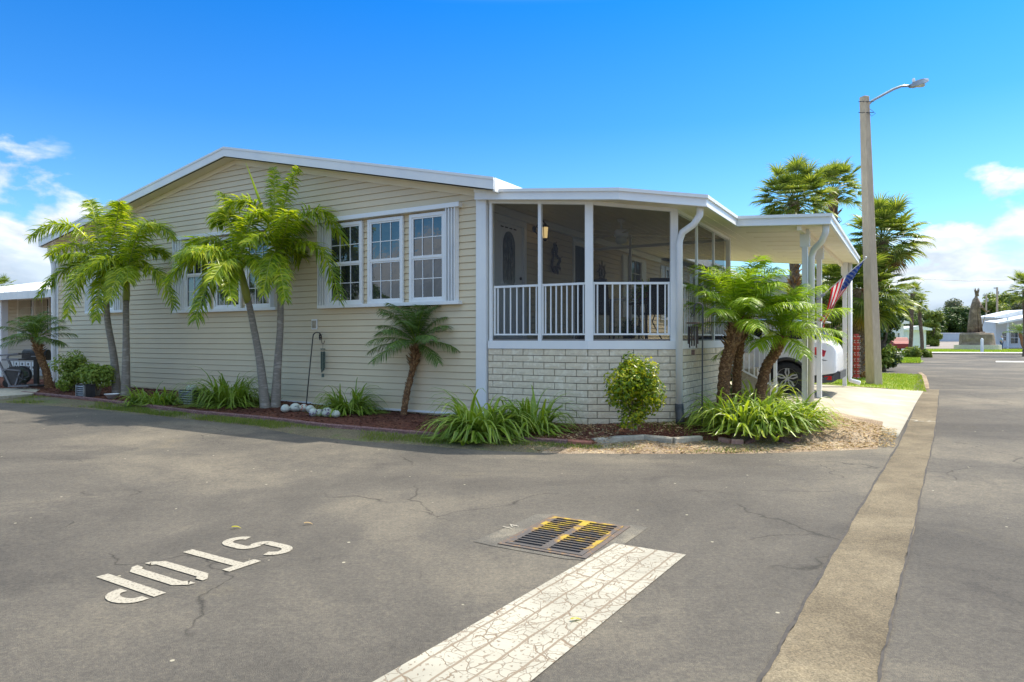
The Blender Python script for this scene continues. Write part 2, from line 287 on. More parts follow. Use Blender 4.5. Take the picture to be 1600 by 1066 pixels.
# ---------------------------------------------------------------- mesh helpers
class MB:
    def __init__(s): s.v = []; s.f = []; s.m = []
    def add(s, vs, fs, mi=0):
        o = len(s.v); s.v += [tuple(p) for p in vs]; s.f += [tuple(i+o for i in f) for f in fs]; s.m += [mi]*len(fs); return s
    def quad(s, a, b, c, d, mi=0): return s.add([a, b, c, d], [(0, 1, 2, 3)], mi)
    def box(s, x0, x1, y0, y1, z0, z1, mi=0, T=None):
        vs = [(x, y, z) for x in (x0, x1) for y in (y0, y1) for z in (z0, z1)]
        if T: vs = [T @ Vector(p) for p in vs]
        return s.add(vs, [(0, 1, 3, 2), (4, 6, 7, 5), (0, 4, 5, 1), (2, 3, 7, 6), (0, 2, 6, 4), (1, 5, 7, 3)], mi)
    def bar(s, a, b, w, h, mi=0, up=(0, 0, 1)):
        a, b = Vector(a), Vector(b); d = (b-a).normalized(); u = Vector(up)
        if abs(d.dot(u)) > .98: u = Vector((1, 0, 0))
        x = d.cross(u).normalized(); z = x.cross(d)
        vs = [p + x*sx*w/2 + z*sz*h/2 for p in (a, b) for sx in (-1, 1) for sz in (-1, 1)]
        return s.add(vs, [(0, 1, 3, 2), (4, 6, 7, 5), (0, 4, 5, 1), (2, 3, 7, 6), (0, 2, 6, 4), (1, 5, 7, 3)], mi)
    def tube(s, pts, rad, n=8, mi=0, caps=True):
        pts = [Vector(p) for p in pts]; k = len(pts)
        if isinstance(rad, (int, float)): rad = [rad]*k
        rings = []; x = None
        for i, p in enumerate(pts):
            d = (pts[min(i+1, k-1)]-pts[max(i-1, 0)]).normalized()
            if x is None: x = d.cross(Vector((0, 0, 1)) if abs(d.z) < .9 else Vector((1, 0, 0))).normalized()
            x = (x - d*x.dot(d)).normalized(); y = d.cross(x)
            rings += [p + (x*math.cos(6.28319*j/n) + y*math.sin(6.28319*j/n))*rad[i] for j in range(n)]
        fs = [(i*n+j, i*n+(j+1) % n, (i+1)*n+(j+1) % n, (i+1)*n+j) for i in range(k-1) for j in range(n)]
        if caps: fs += [tuple(range(n))[::-1], tuple((k-1)*n+j for j in range(n))]
        return s.add(rings, fs, mi)
    def lathe(s, prof, n=16, c=(0, 0, 0), mi=0, sx=1, sy=1, caps=True):
        vs = [(c[0]+r*math.cos(6.28319*j/n)*sx, c[1]+r*math.sin(6.28319*j/n)*sy, c[2]+z) for r, z in prof for j in range(n)]
        k = len(prof)
        fs = [(i*n+j, i*n+(j+1) % n, (i+1)*n+(j+1) % n, (i+1)*n+j) for i in range(k-1) for j in range(n)]
        if caps: fs += [tuple(range(n))[::-1], tuple((k-1)*n+j for j in range(n))]
        return s.add(vs, fs, mi)
    def prism(s, poly, z0, z1, mi=0, T=None):
        n = len(poly); vs = [(p[0], p[1], z0) for p in poly]+[(p[0], p[1], z1) for p in poly]
        if T: vs = [T @ Vector(p) for p in vs]
        fs = [tuple(range(n))[::-1], tuple(range(n, 2*n))]+[(i, (i+1) % n, n+(i+1) % n, n+i) for i in range(n)]
        return s.add(vs, fs, mi)
    def build(s, name, mats, parent=None, smooth=False, bevel=0):
        me = bpy.data.meshes.new(name); me.from_pydata(s.v, [], s.f)
        if isinstance(mats, str): mats = [mats]
        for m in mats: me.materials.append(M[m])
        me.polygons.foreach_set('material_index', s.m)
        if smooth: me.polygons.foreach_set('use_smooth', [True]*len(s.f))
        me.update()
        o = bpy.data.objects.new(name, me); col.objects.link(o)
        if parent: o.parent = parent
        if bevel:
            b = o.modifiers.new('bevel', 'BEVEL'); b.width = bevel; b.segments = 2; b.limit_method = 'ANGLE'
        return o
def tag(o, label, cat, group=None):
    o['label'] = label; o['category'] = cat
    if group: o['group'] = group
    return o
def thing(name, label, cat, loc=(0, 0, 0), rz=0, group=None):
    o = bpy.data.objects.new(name, None); col.objects.link(o); o.location = loc; o.rotation_euler = (0, 0, rz); o.empty_display_size = .2
    return tag(o, label, cat, group)
def struct(o, kind='structure'): o['kind'] = kind; return o
def copy_tree(o, parent=None):
    c = o.copy(); col.objects.link(c); c.parent = parent
    for ch in list(o.children): copy_tree(ch, c)
    return c
def fix_normals(o):
    bm = bmesh.new(); bm.from_mesh(o.data); bmesh.ops.recalc_face_normals(bm, faces=bm.faces); bm.to_mesh(o.data); bm.free()

# ---------------------------------------------------------------- terrain
DR = (.5, 5.0)
def H(x, y):
    d = math.hypot(x-DR[0], y-DR[1]); t = min(1, max(0, (d-3)/12)); return .22*t*t*(3-2*t)
def G(px, py, off=0.0):
    k = (px-800)/F; m = (HOR-py)/F; y = 10.0; h = 0
    for _ in range(40): y = (h+off-EYE)/m; h = h*.5+.5*H(k*y, y)
    return Vector((k*y, y, h+off))
def W(px, py, y): return Vector(((px-800)/F*y, y, EYE+(HOR-py)/F*y))
def surf(fn, rows, cols, name, mat, kind='structure', flip=False):
    b = MB(); vs = [fn(i, j) for i in range(rows) for j in range(cols)]
    fs = [(i*cols+j, i*cols+j+1, (i+1)*cols+j+1, (i+1)*cols+j) for i in range(rows-1) for j in range(cols-1)]
    b.add(vs, fs); o = b.build(name, mat, smooth=True)
    bm = bmesh.new(); bm.from_mesh(o.data); bmesh.ops.recalc_face_normals(bm, faces=bm.faces)
    bm.faces.ensure_lookup_table()
    if sum(f.normal.z for f in bm.faces) < 0: bmesh.ops.reverse_faces(bm, faces=bm.faces)
    bm.to_mesh(o.data); bm.free()
    if kind: o['kind'] = kind
    return o
# the asphalt round the drain, rising gently away from it, and the land beyond to the horizon
rad = [.5*i for i in range(1, 34)]+[18, 20, 24, 30, 40, 60, 90, 140]
b = MB(); n = 96; vs = [(DR[0], DR[1], 0)]
for r in rad:
    for j in range(n):
        a = 6.28319*j/n; x, y = DR[0]+r*math.cos(a), DR[1]+r*math.sin(a); vs.append((x, y, H(x, y)))
fs = [(0, 1+j, 1+(j+1) % n) for j in range(n)]+[(1+i*n+j, 1+(i+1)*n+j, 1+(i+1)*n+(j+1) % n, 1+i*n+(j+1) % n) for i in range(len(rad)-1) for j in range(n)]
b.add(vs, fs); struct(b.build('road_asphalt', 'asphalt', smooth=True))
b = MB(); b.lathe([(135, .16), (300, -.2), (900, -1), (1800, -3)], 64, (0, 0, 0))
b.f = b.f[:-2]; b.m = b.m[:-2]; struct(b.build('ground', 'earth'))

# ---------------------------------------------------------------- house frame of reference
UX = Vector((.8617, -.5074)); VX = Vector((.5074, .8617)); O = Vector((-.533, 11.3)); RZ = math.atan2(-.5074, .8617)
def uv(x, y): d = Vector((x, y))-O; return d.dot(UX), d.dot(VX)
def xy(u, v): p = O+UX*u+VX*v; return p.x, p.y
def interp(pts, x):
    if x <= pts[0][0]: return pts[0][1]
    for (a, b), (c, d) in zip(pts, pts[1:]):
        if x <= c: return b+(d-b)*(x-a)/(c-a)
    return pts[-1][1]
ROAD_PX = [(-260, 622), (-80, 627), (0, 630), (80, 634), (150, 640), (240, 650), (330, 660), (400, 667), (480, 682), (580, 691), (655, 695), (700, 700), (780, 705), (860, 708), (940, 710), (1020, 710), (1100, 710), (1180, 709), (1240, 707), (1300, 704), (1350, 702), (1400, 700)]
EDGE_PX = [(35, 618), (100, 624), (140, 628), (190, 634), (240, 640), (300, 648), (345, 652), (400, 657), (440, 661), (500, 669), (560, 674), (620, 679), (680, 684), (740, 688), (800, 690), (860, 694), (925, 698)]
EDGE_GREY = [(927, 698), (965, 697), (1000, 690), (1006, 691), (1045, 696), (1054, 696), (1094, 691)]
RE = sorted(tuple(uv(*G(px, py).xy)) for px, py in ROAD_PX)
KE = sorted(tuple(uv(*G(px, py, .03).xy)) for px, py in EDGE_PX+EDGE_GREY[1:])
KE = [(-30, KE[0][1]-.1)]+KE
def yard_z(u, v):
    """height of the garden in front of and beside the house"""
    x, y = xy(u, v); vr = interp(RE, u); vk = interp(KE, u) if u < 2.6 else vr+ (1.9-vr)*.35
    if v <= vr: return H(x, y)-.01
    top = .075 + .10*min(1, max(0, (u+1)/5))
    if v < vk: t = (v-vr)/(vk-vr); return H(x, y)+.012+.035*t
    t = min(1, (v-vk)/max(.25, .35-vk)); return H(x, y)+.05+(top)*(t**.6)
def ground_at(px, py, base=.08):
    """the point of the garden that shows at a pixel"""
    o = base
    for _ in range(14):
        p = G(px, py, o); u, v = uv(p.x, p.y); o = o*.5+.5*(yard_z(u, v)-H(p.x, p.y))
    return Vector((p.x, p.y, yard_z(u, v)))
US = [-22, -20, -18, -17, -16, -15]+[-14+.2*i for i in range(100)]
def row_v(u, i, n, a, c): return a+(c-a)*i/(n-1)
def front(i, j, part):
    u = US[j]; vr = interp(RE, u)
    vk = interp(KE, u) if u < 2.6 else vr+(1.9-vr)*.35
    vk = max(vk, vr+.02)
    vw = .5 if u < 2 else (.5+(u-2)*1.2 if u < 3 else 3.0)
    if part == 0: v = row_v(u, i, 7, vr-.08, vk)
    else: v = row_v(u, i, 9, vk, vw)
    x, y = xy(u, v); z = yard_z(u, v)
    if part == 0 and i == 0: z = H(x, y)-.03
    if part == 1 and i == 0: z = H(x, y)+.047
    if u > 5.0: z = H(x, y)+.01+(z-H(x, y)-.01)*max(0, 1-(u-5)/1.2)
    return (x, y, z)
# verge of thin grass and soil along the road; bare sandy litter near the drive; mulch bed behind the edging
nU = len(US); kS = [j for j, u in enumerate(US) if u >= 1.9][0]
def sub(part, j0, j1, rows): return lambda i, j: front(i, j+j0, part)
surf(sub(0, 0, kS+1, 7), 7, kS+1, 'verge_ground', 'verge_soil')
surf(sub(0, kS, nU, 7), 7, nU-kS, 'sandy_ground', 'sandy_litter')
kM = [j for j, u in enumerate(US) if u >= 3.9][0]
surf(sub(1, 0, kM+1, 9), 9, kM+1, 'mulch_bed', 'mulch')
surf(sub(1, kM, nU, 9), 9, nU-kM, 'sandy_ground', 'sandy_litter')
# street direction, drive, lawns
def ribbon(left, right, off, name, mat, seg=10, kind='structure'):
    L = []; Rr = []
    for (a, b) in ((left, L), (right, Rr)):
        for p, q in zip(a, a[1:]):
            for t in range(seg): b.append(p.lerp(q, t/seg))
        b.append(a[-1])
    k = 7
    def fn(i, j):
        p = L[i].lerp(Rr[i], j/(k-1)); e = 0 if 0 < j < k-1 or name != 'gutter_strip' else (.008*math.sin(i*.33+j)+.006*math.sin(i*.87+2*j)); p = p+(Rr[i]-L[i]).normalized()*e; return (p.x, p.y, H(p.x, p.y)+off)
    return surf(fn, len(L), k, name, mat, kind)
sL = [G(*p).xy for p in ((1190, 1066), (1252, 955), (1312, 850), (1372, 748), (1407, 690), (1424, 650), (1441, 609))]
sR = [G(*p).xy for p in ((1370, 1066), (1396, 955), (1422, 850), (1444, 748), (1458, 690), (1464, 650), (1468, 609))]
sL = [sL[0]+(sL[0]-sL[1])*2.2]+sL; sR = [sR[0]+(sR[0]-sR[1])*2.2]+sR
ribbon(sL, sR, .007, 'gutter_strip', 'strip_concrete', 26)
# concrete drive sloping from the carport down to the gutter
def drive_z(u, v):
    x, y = xy(u, v); z0 = .36; ue = interp([(2.4, 5.95), (10.2, 6.42)], v); t = min(1, max(0, (u-4.4)/(ue-4.4)))
    return z0*(1-t)+(H(x, y)+.012)*t
def drv(i, j):
    v0, v1 = (2.55, 9.15); s = j/14; ue0 = 5.95; k = i/14
    near = (-1+k*(6.02+1), interp([(-1, 2.9), (4.6, 2.6), (6.02, 1.95)], -1+k*7.02)); far = (-1+k*(6.45+1), interp([(-1, 9.3), (4.6, 9.1), (6.45, 10.0)], -1+k*7.45))
    u = near[0]+(far[0]-near[0])*s; v = near[1]+(far[1]-near[1])*s
    x, y = xy(u, v); return (x, y, drive_z(u, v))
surf(drv, 15, 15, 'driveway', 'driveway_concrete')
for o_ in [bpy.data.objects['driveway']]:
    md = o_.modifiers.new('thick', 'SOLIDIFY'); md.thickness = .12; md.offset = -1
# lawn round the lamp post
def poly_lawn(pxs, off, name, mat, n=14):
    a, b_, c, d = [Vector(p) if isinstance(p, tuple) and len(p) == 3 else G(*p) for p in pxs]   # near-left, near-right, far-right, far-left
    def fn(i, j):
        p = a.lerp(b_, j/n).lerp(d.lerp(c, j/n), i/n); e = min(i, j, n-i, n-j)
        return (p.x, p.y, H(p.x, p.y)+(off if e > 0 else -.04))
    return surf(fn, n+1, n+1, name, mat)
def lawn_z(x, y):
    u, v = uv(x, y); t = min(1, max(0, (6.5-u)/2.2)); return H(x, y)+.03+.12*t*max(0, 1-max(0, v-9)/14)
def lawnA(i, j):
    k = i/16; s = j/16; u = interp([(0, 6.45), (1, -6)], s); v0 = interp([(-6, 9.3), (4.6, 9.12), (6.45, 10.02)], u); v1 = 18.4-.0*u
    uu = u+(.35 if s == 0 else 0)*k; v = v0+(v1-v0)*k; x, y = xy(uu, v); z = lawn_z(x, y)
    if s == 0: z = H(x, y)-.03
    return (x, y, z)
surf(lawnA, 17, 17, 'lawn', 'lawn_base')

ribbon([G(*p).xy for p in ((1441, 609), (1443, 600), (1440, 588), (1434, 583))], [G(*p).xy for p in ((1452, 609), (1451, 600), (1447, 588), (1440, 583))], .02, 'kerb', 'sandy_litter', 4)

pm('tar_seam', (.035, .032, .03), (.07, .06, .05), 12, .9)
def shift(L, O_, d): return [p+(q-p).normalized()*d for p, q in zip(L, O_)]
for A_L, B_L, w0_, w1_ in ((sL, sR, -.016, .006), (sR, sL, -.010, .004)):
    def seam(i, j):
        n_ = (len(A_L)-1)*26; f = min(i/26, len(A_L)-1.0001); k = int(f); p = A_L[k].lerp(A_L[k+1], f-k); q = B_L[k].lerp(B_L[k+1], f-k); dd = (q-p).normalized()
        o = w0_+(w1_-w0_)*j/2+.005*math.sin(i*.41+j*.4)+.003*math.sin(i*1.1+j*.5); w_ = p+dd*o; return (w_.x, w_.y, H(w_.x, w_.y)+.0095)
    surf(seam, (len(sL)-1)*26, 3, 'pavement_seam', 'tar_seam')
# ================================================================ the house (local frame: x along the gable wall, y away from the road)
house = thing('mobile_home', 'beige lap sided home with white trimmed gable, screened corner porch and carport', 'house', (O.x, O.y, 0), RZ)
def S(px, v=0.0):
    """local x of a pixel column on the plane y=v"""
    k = (px-800)/F; ox, oy = xy(0, v); return (k*oy-ox)/(UX.x-k*UX.y)
def ZZ(u, v, py): return EYE+(HOR-py)/F*xy(u, v)[1]
PK, ZP, UL, ZL, UR, ZR = -6.19, 5.51, -13.75, 4.15, .44, 4.07
def roof_z(u): return ZP-(PK-u)*(ZP-ZL)/(PK-UL) if u < PK else ZP-(u-PK)*(ZP-ZR)/(UR-PK)
def lap_wall(name, P, u0, u1, z0, ztop, openings=(), exp=.1155, mats='siding', parent=house):
    """overlapping siding courses; P(a, out, z) places a point, ztop(a) limits the height"""
    b = MB(); z = z0; nn = 300
    while z < 7:
        z1 = z+exp
        # spans of a where the course is under the roof line
        xs = [u0+(u1-u0)*i/nn for i in range(nn+1)]
        ok = [a for a in xs if ztop(a) > z]
        if not ok: break
        a0, a1 = min(ok), max(ok)
        spans = [(a0, a1)]
        for (oa, ob, oz0, oz1) in openings:
            if oz0 < z+exp*.5 < oz1:
                ns = []
                for s0, s1 in spans:
                    if ob <= s0 or oa >= s1: ns.append((s0, s1)); continue
                    if oa > s0: ns.append((s0, oa))
                    if ob < s1: ns.append((ob, s1))
                spans = ns
        for s0, s1 in spans:
            b.quad(P(s0, -.004, z), P(s1, -.004, z), P(s1, .022, z), P(s0, .022, z))
            for (h0, h1, d0, d1) in ((0, .78, .022, .012), (.78, .93, .012, .007), (.93, 1.0, .007, -.004)):
                za, zb = z+exp*h0, z+exp*h1
                oa_ = [a for a in xs if s0 <= a <= s1 and ztop(a) >= za]; ob_ = [a for a in xs if s0 <= a <= s1 and ztop(a) >= zb]
                if not oa_: continue
                l0, l1 = (s0 if ztop(s0) >= za else min(oa_)), (s1 if ztop(s1) >= za else max(oa_))
                if ob_: t0, t1 = (s0 if ztop(s0) >= zb else min(ob_)), (s1 if ztop(s1) >= zb else max(ob_)); b.quad(P(l0, d0, za), P(l1, d0, za), P(t1, d1, zb), P(t0, d1, zb))
        z = z1
    return b.build(name, mats, parent)
lap_wall('gable_wall', lambda a, o, z: (a, -o, z), -13.5, -.03, .25, lambda a: roof_z(a)-.23)
b = MB(); b.quad((-13.5, .03, 0), (0, .03, 0), (0, .03, 3.8), (-13.5, .03, 3.8)); b.quad((-13.5, .03, 3.8), (0, .03, 3.8), (PK, .03, 5.2), (PK, .03, 5.2)) if 0 else None
b.quad((-13.5, 0, .1), (-13.5, 17, .1), (-13.5, 17, 3.9), (-13.5, 0, 3.9)); b.quad((-13.5, 17, .1), (0, 17, .1), (0, 17, 3.9), (-13.5, 17, 3.9))
b.build('rear_wall', 'siding', house)
# side wall along the porch and carport, with the entry door and the second opening
ZC = 3.78
lap_wall('side_wall', lambda a, o, z: (o, a, z), .02, 17, .19, lambda a: ZC, [(.40, 1.53, 0, 3.68), (3.55, 4.5, 0, 3.62)])
# roof: two sloping slabs, shingled on top, white soffit below
b = MB()
for (ua, za, ub, zb) in ((UL-.02, ZL, PK, ZP), (PK, ZP, UR, ZR)):
    for dz, flip in ((0, 0),):
        b.quad((ua, -.29, za-.012), (ub, -.29, zb-.012), (ub, 17.3, zb-.012), (ua, 17.3, za-.012), 0)
        b.quad((ua, -.29, za-.05), (ub, -.29, zb-.05), (ub, -.29, zb-.012), (ua, -.29, za-.012), 0)
        b.quad((ua, -.27, za-.20), (ub, -.27, zb-.20), (ub, 17.3, zb-.20), (ua, 17.3, za-.20), 1)
b.box(UR-.02, UR+.02, -.27, 17.3, ZR-.21, ZR+.01, 2); b.box(UL-.06, UL, -.27, 17.3, ZL-.21, ZL+.01, 2)
b.build('roof', ['roof_shingle', 'soffit', 'trim_white'], house)
b = MB()                                                     # rake boards with a drip lip, mitred at the ridge
for (ua, za, ub, zb) in ((UL-.06, ZL-.011, PK, ZP), (PK, ZP, UR+.02, ZR)):
    for y0, y1, h0, h1 in ((-.31, -.285, 0, .185), (-.322, -.309, -.012, .03)):
        vs = [(ua, y0, za-h1), (ub, y0, zb-h1), (ub, y0, zb-h0), (ua, y0, za-h0), (ua, y1, za-h1), (ub, y1, zb-h1), (ub, y1, zb-h0), (ua, y1, za-h0)]
        b.add(vs, [(0, 1, 2, 3), (7, 6, 5, 4), (0, 4, 5, 1), (3, 2, 6, 7), (0, 3, 7, 4), (1, 5, 6, 2)])
b.build('fascia', 'trim_white', house)
b = MB()                                                     # frieze under the soffit
for (ua, ub) in ((-13.5, PK), (PK, -.03)):
    b.quad((ua, -.03, roof_z(ua)-.30), (ub, -.03, roof_z(ub)-.30), (ub, -.03, roof_z(ub)-.20), (ua, -.03, roof_z(ua)-.20))
b.build('frieze', 'soffit', house)
b = MB(); b.box(-.05, .145, -.05, -.004, .16, 3.93); b.box(.06, .145, -.004, .06, .16, 3.9); b.build('corner_trim', 'trim_white', house, bevel=.004)
b = MB(); b.box(-13.55, -13.40, -.035, .1, .19, 3.9); b.build('corner_trim', 'trim_white', house, bevel=.004)
b = MB(); b.tube([(-13.68, -.1, 3.95), (-13.68, -.1, 3.8), (-13.55, -.09, 3.55), (-13.52, -.085, 3.4), (-13.52, -.085, .45), (-13.5, -.2, .3)], .055, 8); b.build('downspout', 'trim_white', house)
# starter strip and low foundation vents
b = MB(); b.box(-13.4, -.05, -.034, 0, .215, .252); b.build('starter_strip', 'trim_white', house)
for (pa, pb, py) in ((425, 487, 634), (512, 560, 638)):
    ua, ub = S(pa, -.03), S(pb, -.03); zt = ZZ((ua+ub)/2, -.03, py-8)
    b = MB(); b.box(ua, ub, -.045, -.012, zt-.13, zt); f = b.build('foundation_vent', 'trim_white', house)
    b = MB(); b.box(ua+.03, ub-.03, -.050, -.046, zt-.10, zt-.03)
    b.build('grille', 'grey_plastic', f)
ua = S(493); zc = ZZ(ua, -.03, 507)
b = MB(); b.box(ua-.075, ua+.075, -.035, -.012, zc-.10, zc+.10); v_ = b.build('wall_vent', 'trim_white', house, bevel=.004)
b = MB(); b.box(ua-.052, ua+.052, -.041, -.036, zc-.075, zc+.075)
for i in range(5): b.box(ua-.052, ua+.052, -.05, -.041, zc-.07+.03*i, zc-.055+.03*i)
b.build('grille', 'concrete_grey', v_)
# ---- windows
def window(P, a0, a1, z0, z1, par=house, cols=3, split=.5, rows=2):
    """double-hung window; P(a, out, z). frame > sash rails and grids, panes"""
    def bx(b, x0, x1, o0, o1, q0, q1, mi=0):
        vs = [P(x, o, z) for x in (x0, x1) for o in (o0, o1) for z in (q0, q1)]
        b.add(vs, [(0, 1, 3, 2), (4, 6, 7, 5), (0, 4, 5, 1), (2, 3, 7, 6), (0, 2, 6, 4), (1, 5, 7, 3)], mi)
    f = MB(); t = .055
    bx(f, a0, a0+t, .012, .062, z0, z1); bx(f, a1-t, a1, .012, .062, z0, z1); bx(f, a0+t, a1-t, .012, .062, z1-t, z1); bx(f, a0+t, a1-t, .012, .066, z0, z0+t*.9)
    zm = z0+(z1-z0)*split
    fo = f.build('window', 'trim_white', par)
    for (q0, q1, oo, nm) in ((zm, z1-t, .036, 'upper_sash'), (z0+t*.9, zm, .026, 'lower_sash')):
        s = MB(); r = .03; x0, x1 = a0+t, a1-t
        bx(s, x0, x0+r, oo-.012, oo+.012, q0, q1); bx(s, x1-r, x1, oo-.012, oo+.012, q0, q1)
        bx(s, x0+r, x1-r, oo-.012, oo+.014, q0, q0+r*(1.5 if nm == 'upper_sash' else 1)); bx(s, x0+r, x1-r, oo-.012, oo+.012, q1-r, q1)
        for c in range(1, cols):
            xc = x0+(x1-x0)*c/cols; bx(s, xc-.007, xc+.007, oo-.006, oo+.004, q0+r, q1-r)
        for c in range(1, rows):
            zc = q0+(q1-q0)*c/rows; bx(s, x0+r, x1-r, oo-.007, oo+.003, zc-.007, zc+.007)
        s.build(nm, 'trim_white', fo)
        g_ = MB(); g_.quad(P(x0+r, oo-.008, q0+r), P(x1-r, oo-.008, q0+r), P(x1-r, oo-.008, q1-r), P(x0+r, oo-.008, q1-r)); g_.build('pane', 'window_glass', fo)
    return fo
PG = lambda a, o, z: (a, -o-.016, z)
def shutter(u0, u1, z0, z1):
    """folded accordion storm shutter: a stack of white blades"""
    b = MB(); n = 4; w = (u1-u0)/n
    for i in range(n):
        x = u0+w*i; d = .085
        b.add([(x, -.02, z0), (x+w*.5, -.02-d, z0), (x+w, -.02, z0), (x, -.02, z1), (x+w*.5, -.02-d, z1), (x+w, -.02, z1)], [(0, 1, 4, 3), (1, 2, 5, 4), (0, 2, 1), (3, 4, 5)])
        b.box(x+w*.36, x+w*.64, -.02-d-.012, -.02-d+.012, z0, z1)
    b.build('storm_shutter', 'trim_white', house)
def rail(u0, u1, z0, z1, nm):
    b = MB(); b.box(u0, u1, -.13, -.012, z0, z1); b.build(nm, 'trim_white', house, bevel=.004)
GRP = [((497, 718), (498, 513), (697, 715), [(514, 568), (576.6, 631.6), (641.7, 698)], (316.5, 474), (329.5, 470.5), 700),
       ((271, 432), (271.5, 288), (425, 432), [(290.4, 330), (336.7, 378.5), (386, 426)], (0, 0), (0, 0), 0)]
# heights are shared by both groups, read at the near group
uR = S(718); zt1 = ZZ(uR, -.1, 316.5); zt0 = ZZ(uR, -.1, 475.5); w1 = ZZ(S(698), -.05, 330); w0 = ZZ(S(698), -.05, 470.5)
for (ra, sa, sb, wins, _, _, _) in GRP:
    rail(S(ra[0], -.1), S(ra[1], -.1), zt1-.075, zt1+.005, 'shutter_track'); rail(S(ra[0], -.1), S(ra[1], -.1), zt0, zt0+.06, 'shutter_track')
    for s_ in (sa, sb): shutter(S(s_[0], -.06), S(s_[1], -.06), zt0+.062, zt1-.077)
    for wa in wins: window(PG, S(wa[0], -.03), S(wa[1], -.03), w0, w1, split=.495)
zt2 = ZZ(S(165), -.1, 489.5)
rail(S(134, -.1), S(193, -.1), zt1-.075, zt1+.005, 'shutter_track'); rail(S(134, -.1), S(193, -.1), zt2, zt2+.06, 'shutter_track')
shutter(S(135, -.06), S(147.5, -.06), zt2+.062, zt1-.077); shutter(S(180, -.06), S(192, -.06), zt2+.062, zt1-.077)
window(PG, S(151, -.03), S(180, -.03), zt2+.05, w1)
# ---- side wall openings
PS = lambda a, o, z: (o+.016, a, z)
fl = 1.50
b = MB(); b.box(-.02, .035, .40, .49, fl, 3.67); b.box(-.02, .035, 1.44, 1.53, fl, 3.67); b.box(-.02, .036, .49, 1.44, 3.55, 3.67); b.box(-.03, .05, .40, 1.53, fl-.04, fl+.03)
b.build('door_frame', 'trim_white', house, bevel=.003)
dr = MB(); dr.box(-.05, -.005, .49, 1.44, fl+.03, 3.55)
for (p0, p1) in ((.58, .93), (1.0, 1.35)):
    dr.box(-.005, .004, p0, p1, fl+.15, fl+.65)
front_door = dr.build('front_door', 'door_white', house, bevel=.003)
ov = [(math.cos(a)*.21, math.sin(a)*.26) for a in [math.pi*i/14 for i in range(15)]]
pts = [(-.21, -.62)]+[]
poly = [(x, y) for x, y in ov]+[(-.21, -.62), (-.17, -.68), (.17, -.68), (.21, -.62)]
def plate(poly, o0, o1, ac, zc): 
    n = len(poly); vs = [(o0, ac+p[0], zc+p[1]) for p in poly]+[(o1, ac+p[0], zc+p[1]) for p in poly]
    return vs, [tuple(range(n)), tuple(range(n, 2*n))[::-1]]+[(i, n+i, n+(i+1) % n, (i+1) % n) for i in range(n)]
b = MB(); b.add(*plate([(x*1.14, y*1.06) for x, y in poly], -.006, .008, .93, 3.16)); b.build('glass_surround', 'trim_white', front_door)
b = MB(); b.add(*plate(poly, .0, .014, .93, 3.16)); b.build('oval_glass', 'glass_oval', front_door)
b = MB()
for a_ in (-.07, .07): b.tube([(.02, .93+a_, 2.55), (.02, .93+a_*.5, 2.88), (.02, .93+a_, 3.3)], .005, 5)
b.tube([(.02, .93+.12*math.cos(a), 3.0+.17*math.sin(a)) for a in [i*.4 for i in range(17)]], .005, 5)
b.build('leading', 'black_metal', front_door)
b = MB(); b.lathe([(.0, 0), (.03, 0), (.03, .012), (.012, .02), (.012, .05), (.028, .055), (.03, .075), (.015, .09), (0, .09)], 12)
k = b; k.v = [(p[2]-.005, 1.36+p[0], 2.46+p[1]) for p in k.v]; k.build('door_knob', 'bronze_dark', front_door, smooth=True)
b = MB(); b.lathe([(0, 0), (.03, 0), (.03, .02), (0, .03)], 12); b.v = [(p[2]-.005, 1.36+p[0], 2.61+p[1]) for p in b.v]; b.build('deadbolt', 'bronze_dark', front_door)
for i in range(4): b = MB(); b.box(.0, .008, .66+.15*i, .75+.15*i, 3.47, 3.492); b.build('door_ornament', 'bronze_dark', front_door)
b = MB(); b.box(-.02, .04, 3.55, 3.63, fl, 3.58); b.box(-.02, .04, 4.42, 4.5, fl, 3.58); b.box(-.02, .041, 3.63, 4.42, 3.50, 3.58); b.build('door_frame', 'trim_white', house)
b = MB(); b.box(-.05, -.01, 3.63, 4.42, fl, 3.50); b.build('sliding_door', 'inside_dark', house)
for (a0, a1) in ((6.72, 7.72), (9.7, 10.4), (12.6, 13.6)):
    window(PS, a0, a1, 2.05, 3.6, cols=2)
    for (c0, c1) in ((a0-.36, a0-.03), (a1+.03, a1+.36)):
        b = MB(); b.box(.015, .05, c0, c1, 2.05, 3.6)
        for i in range(20): b.box(.05, .062, c0+.04, c1-.04, 2.11+.073*i, 2.155+.073*i)
        b.build('louvered_shutter', 'trim_white', house)
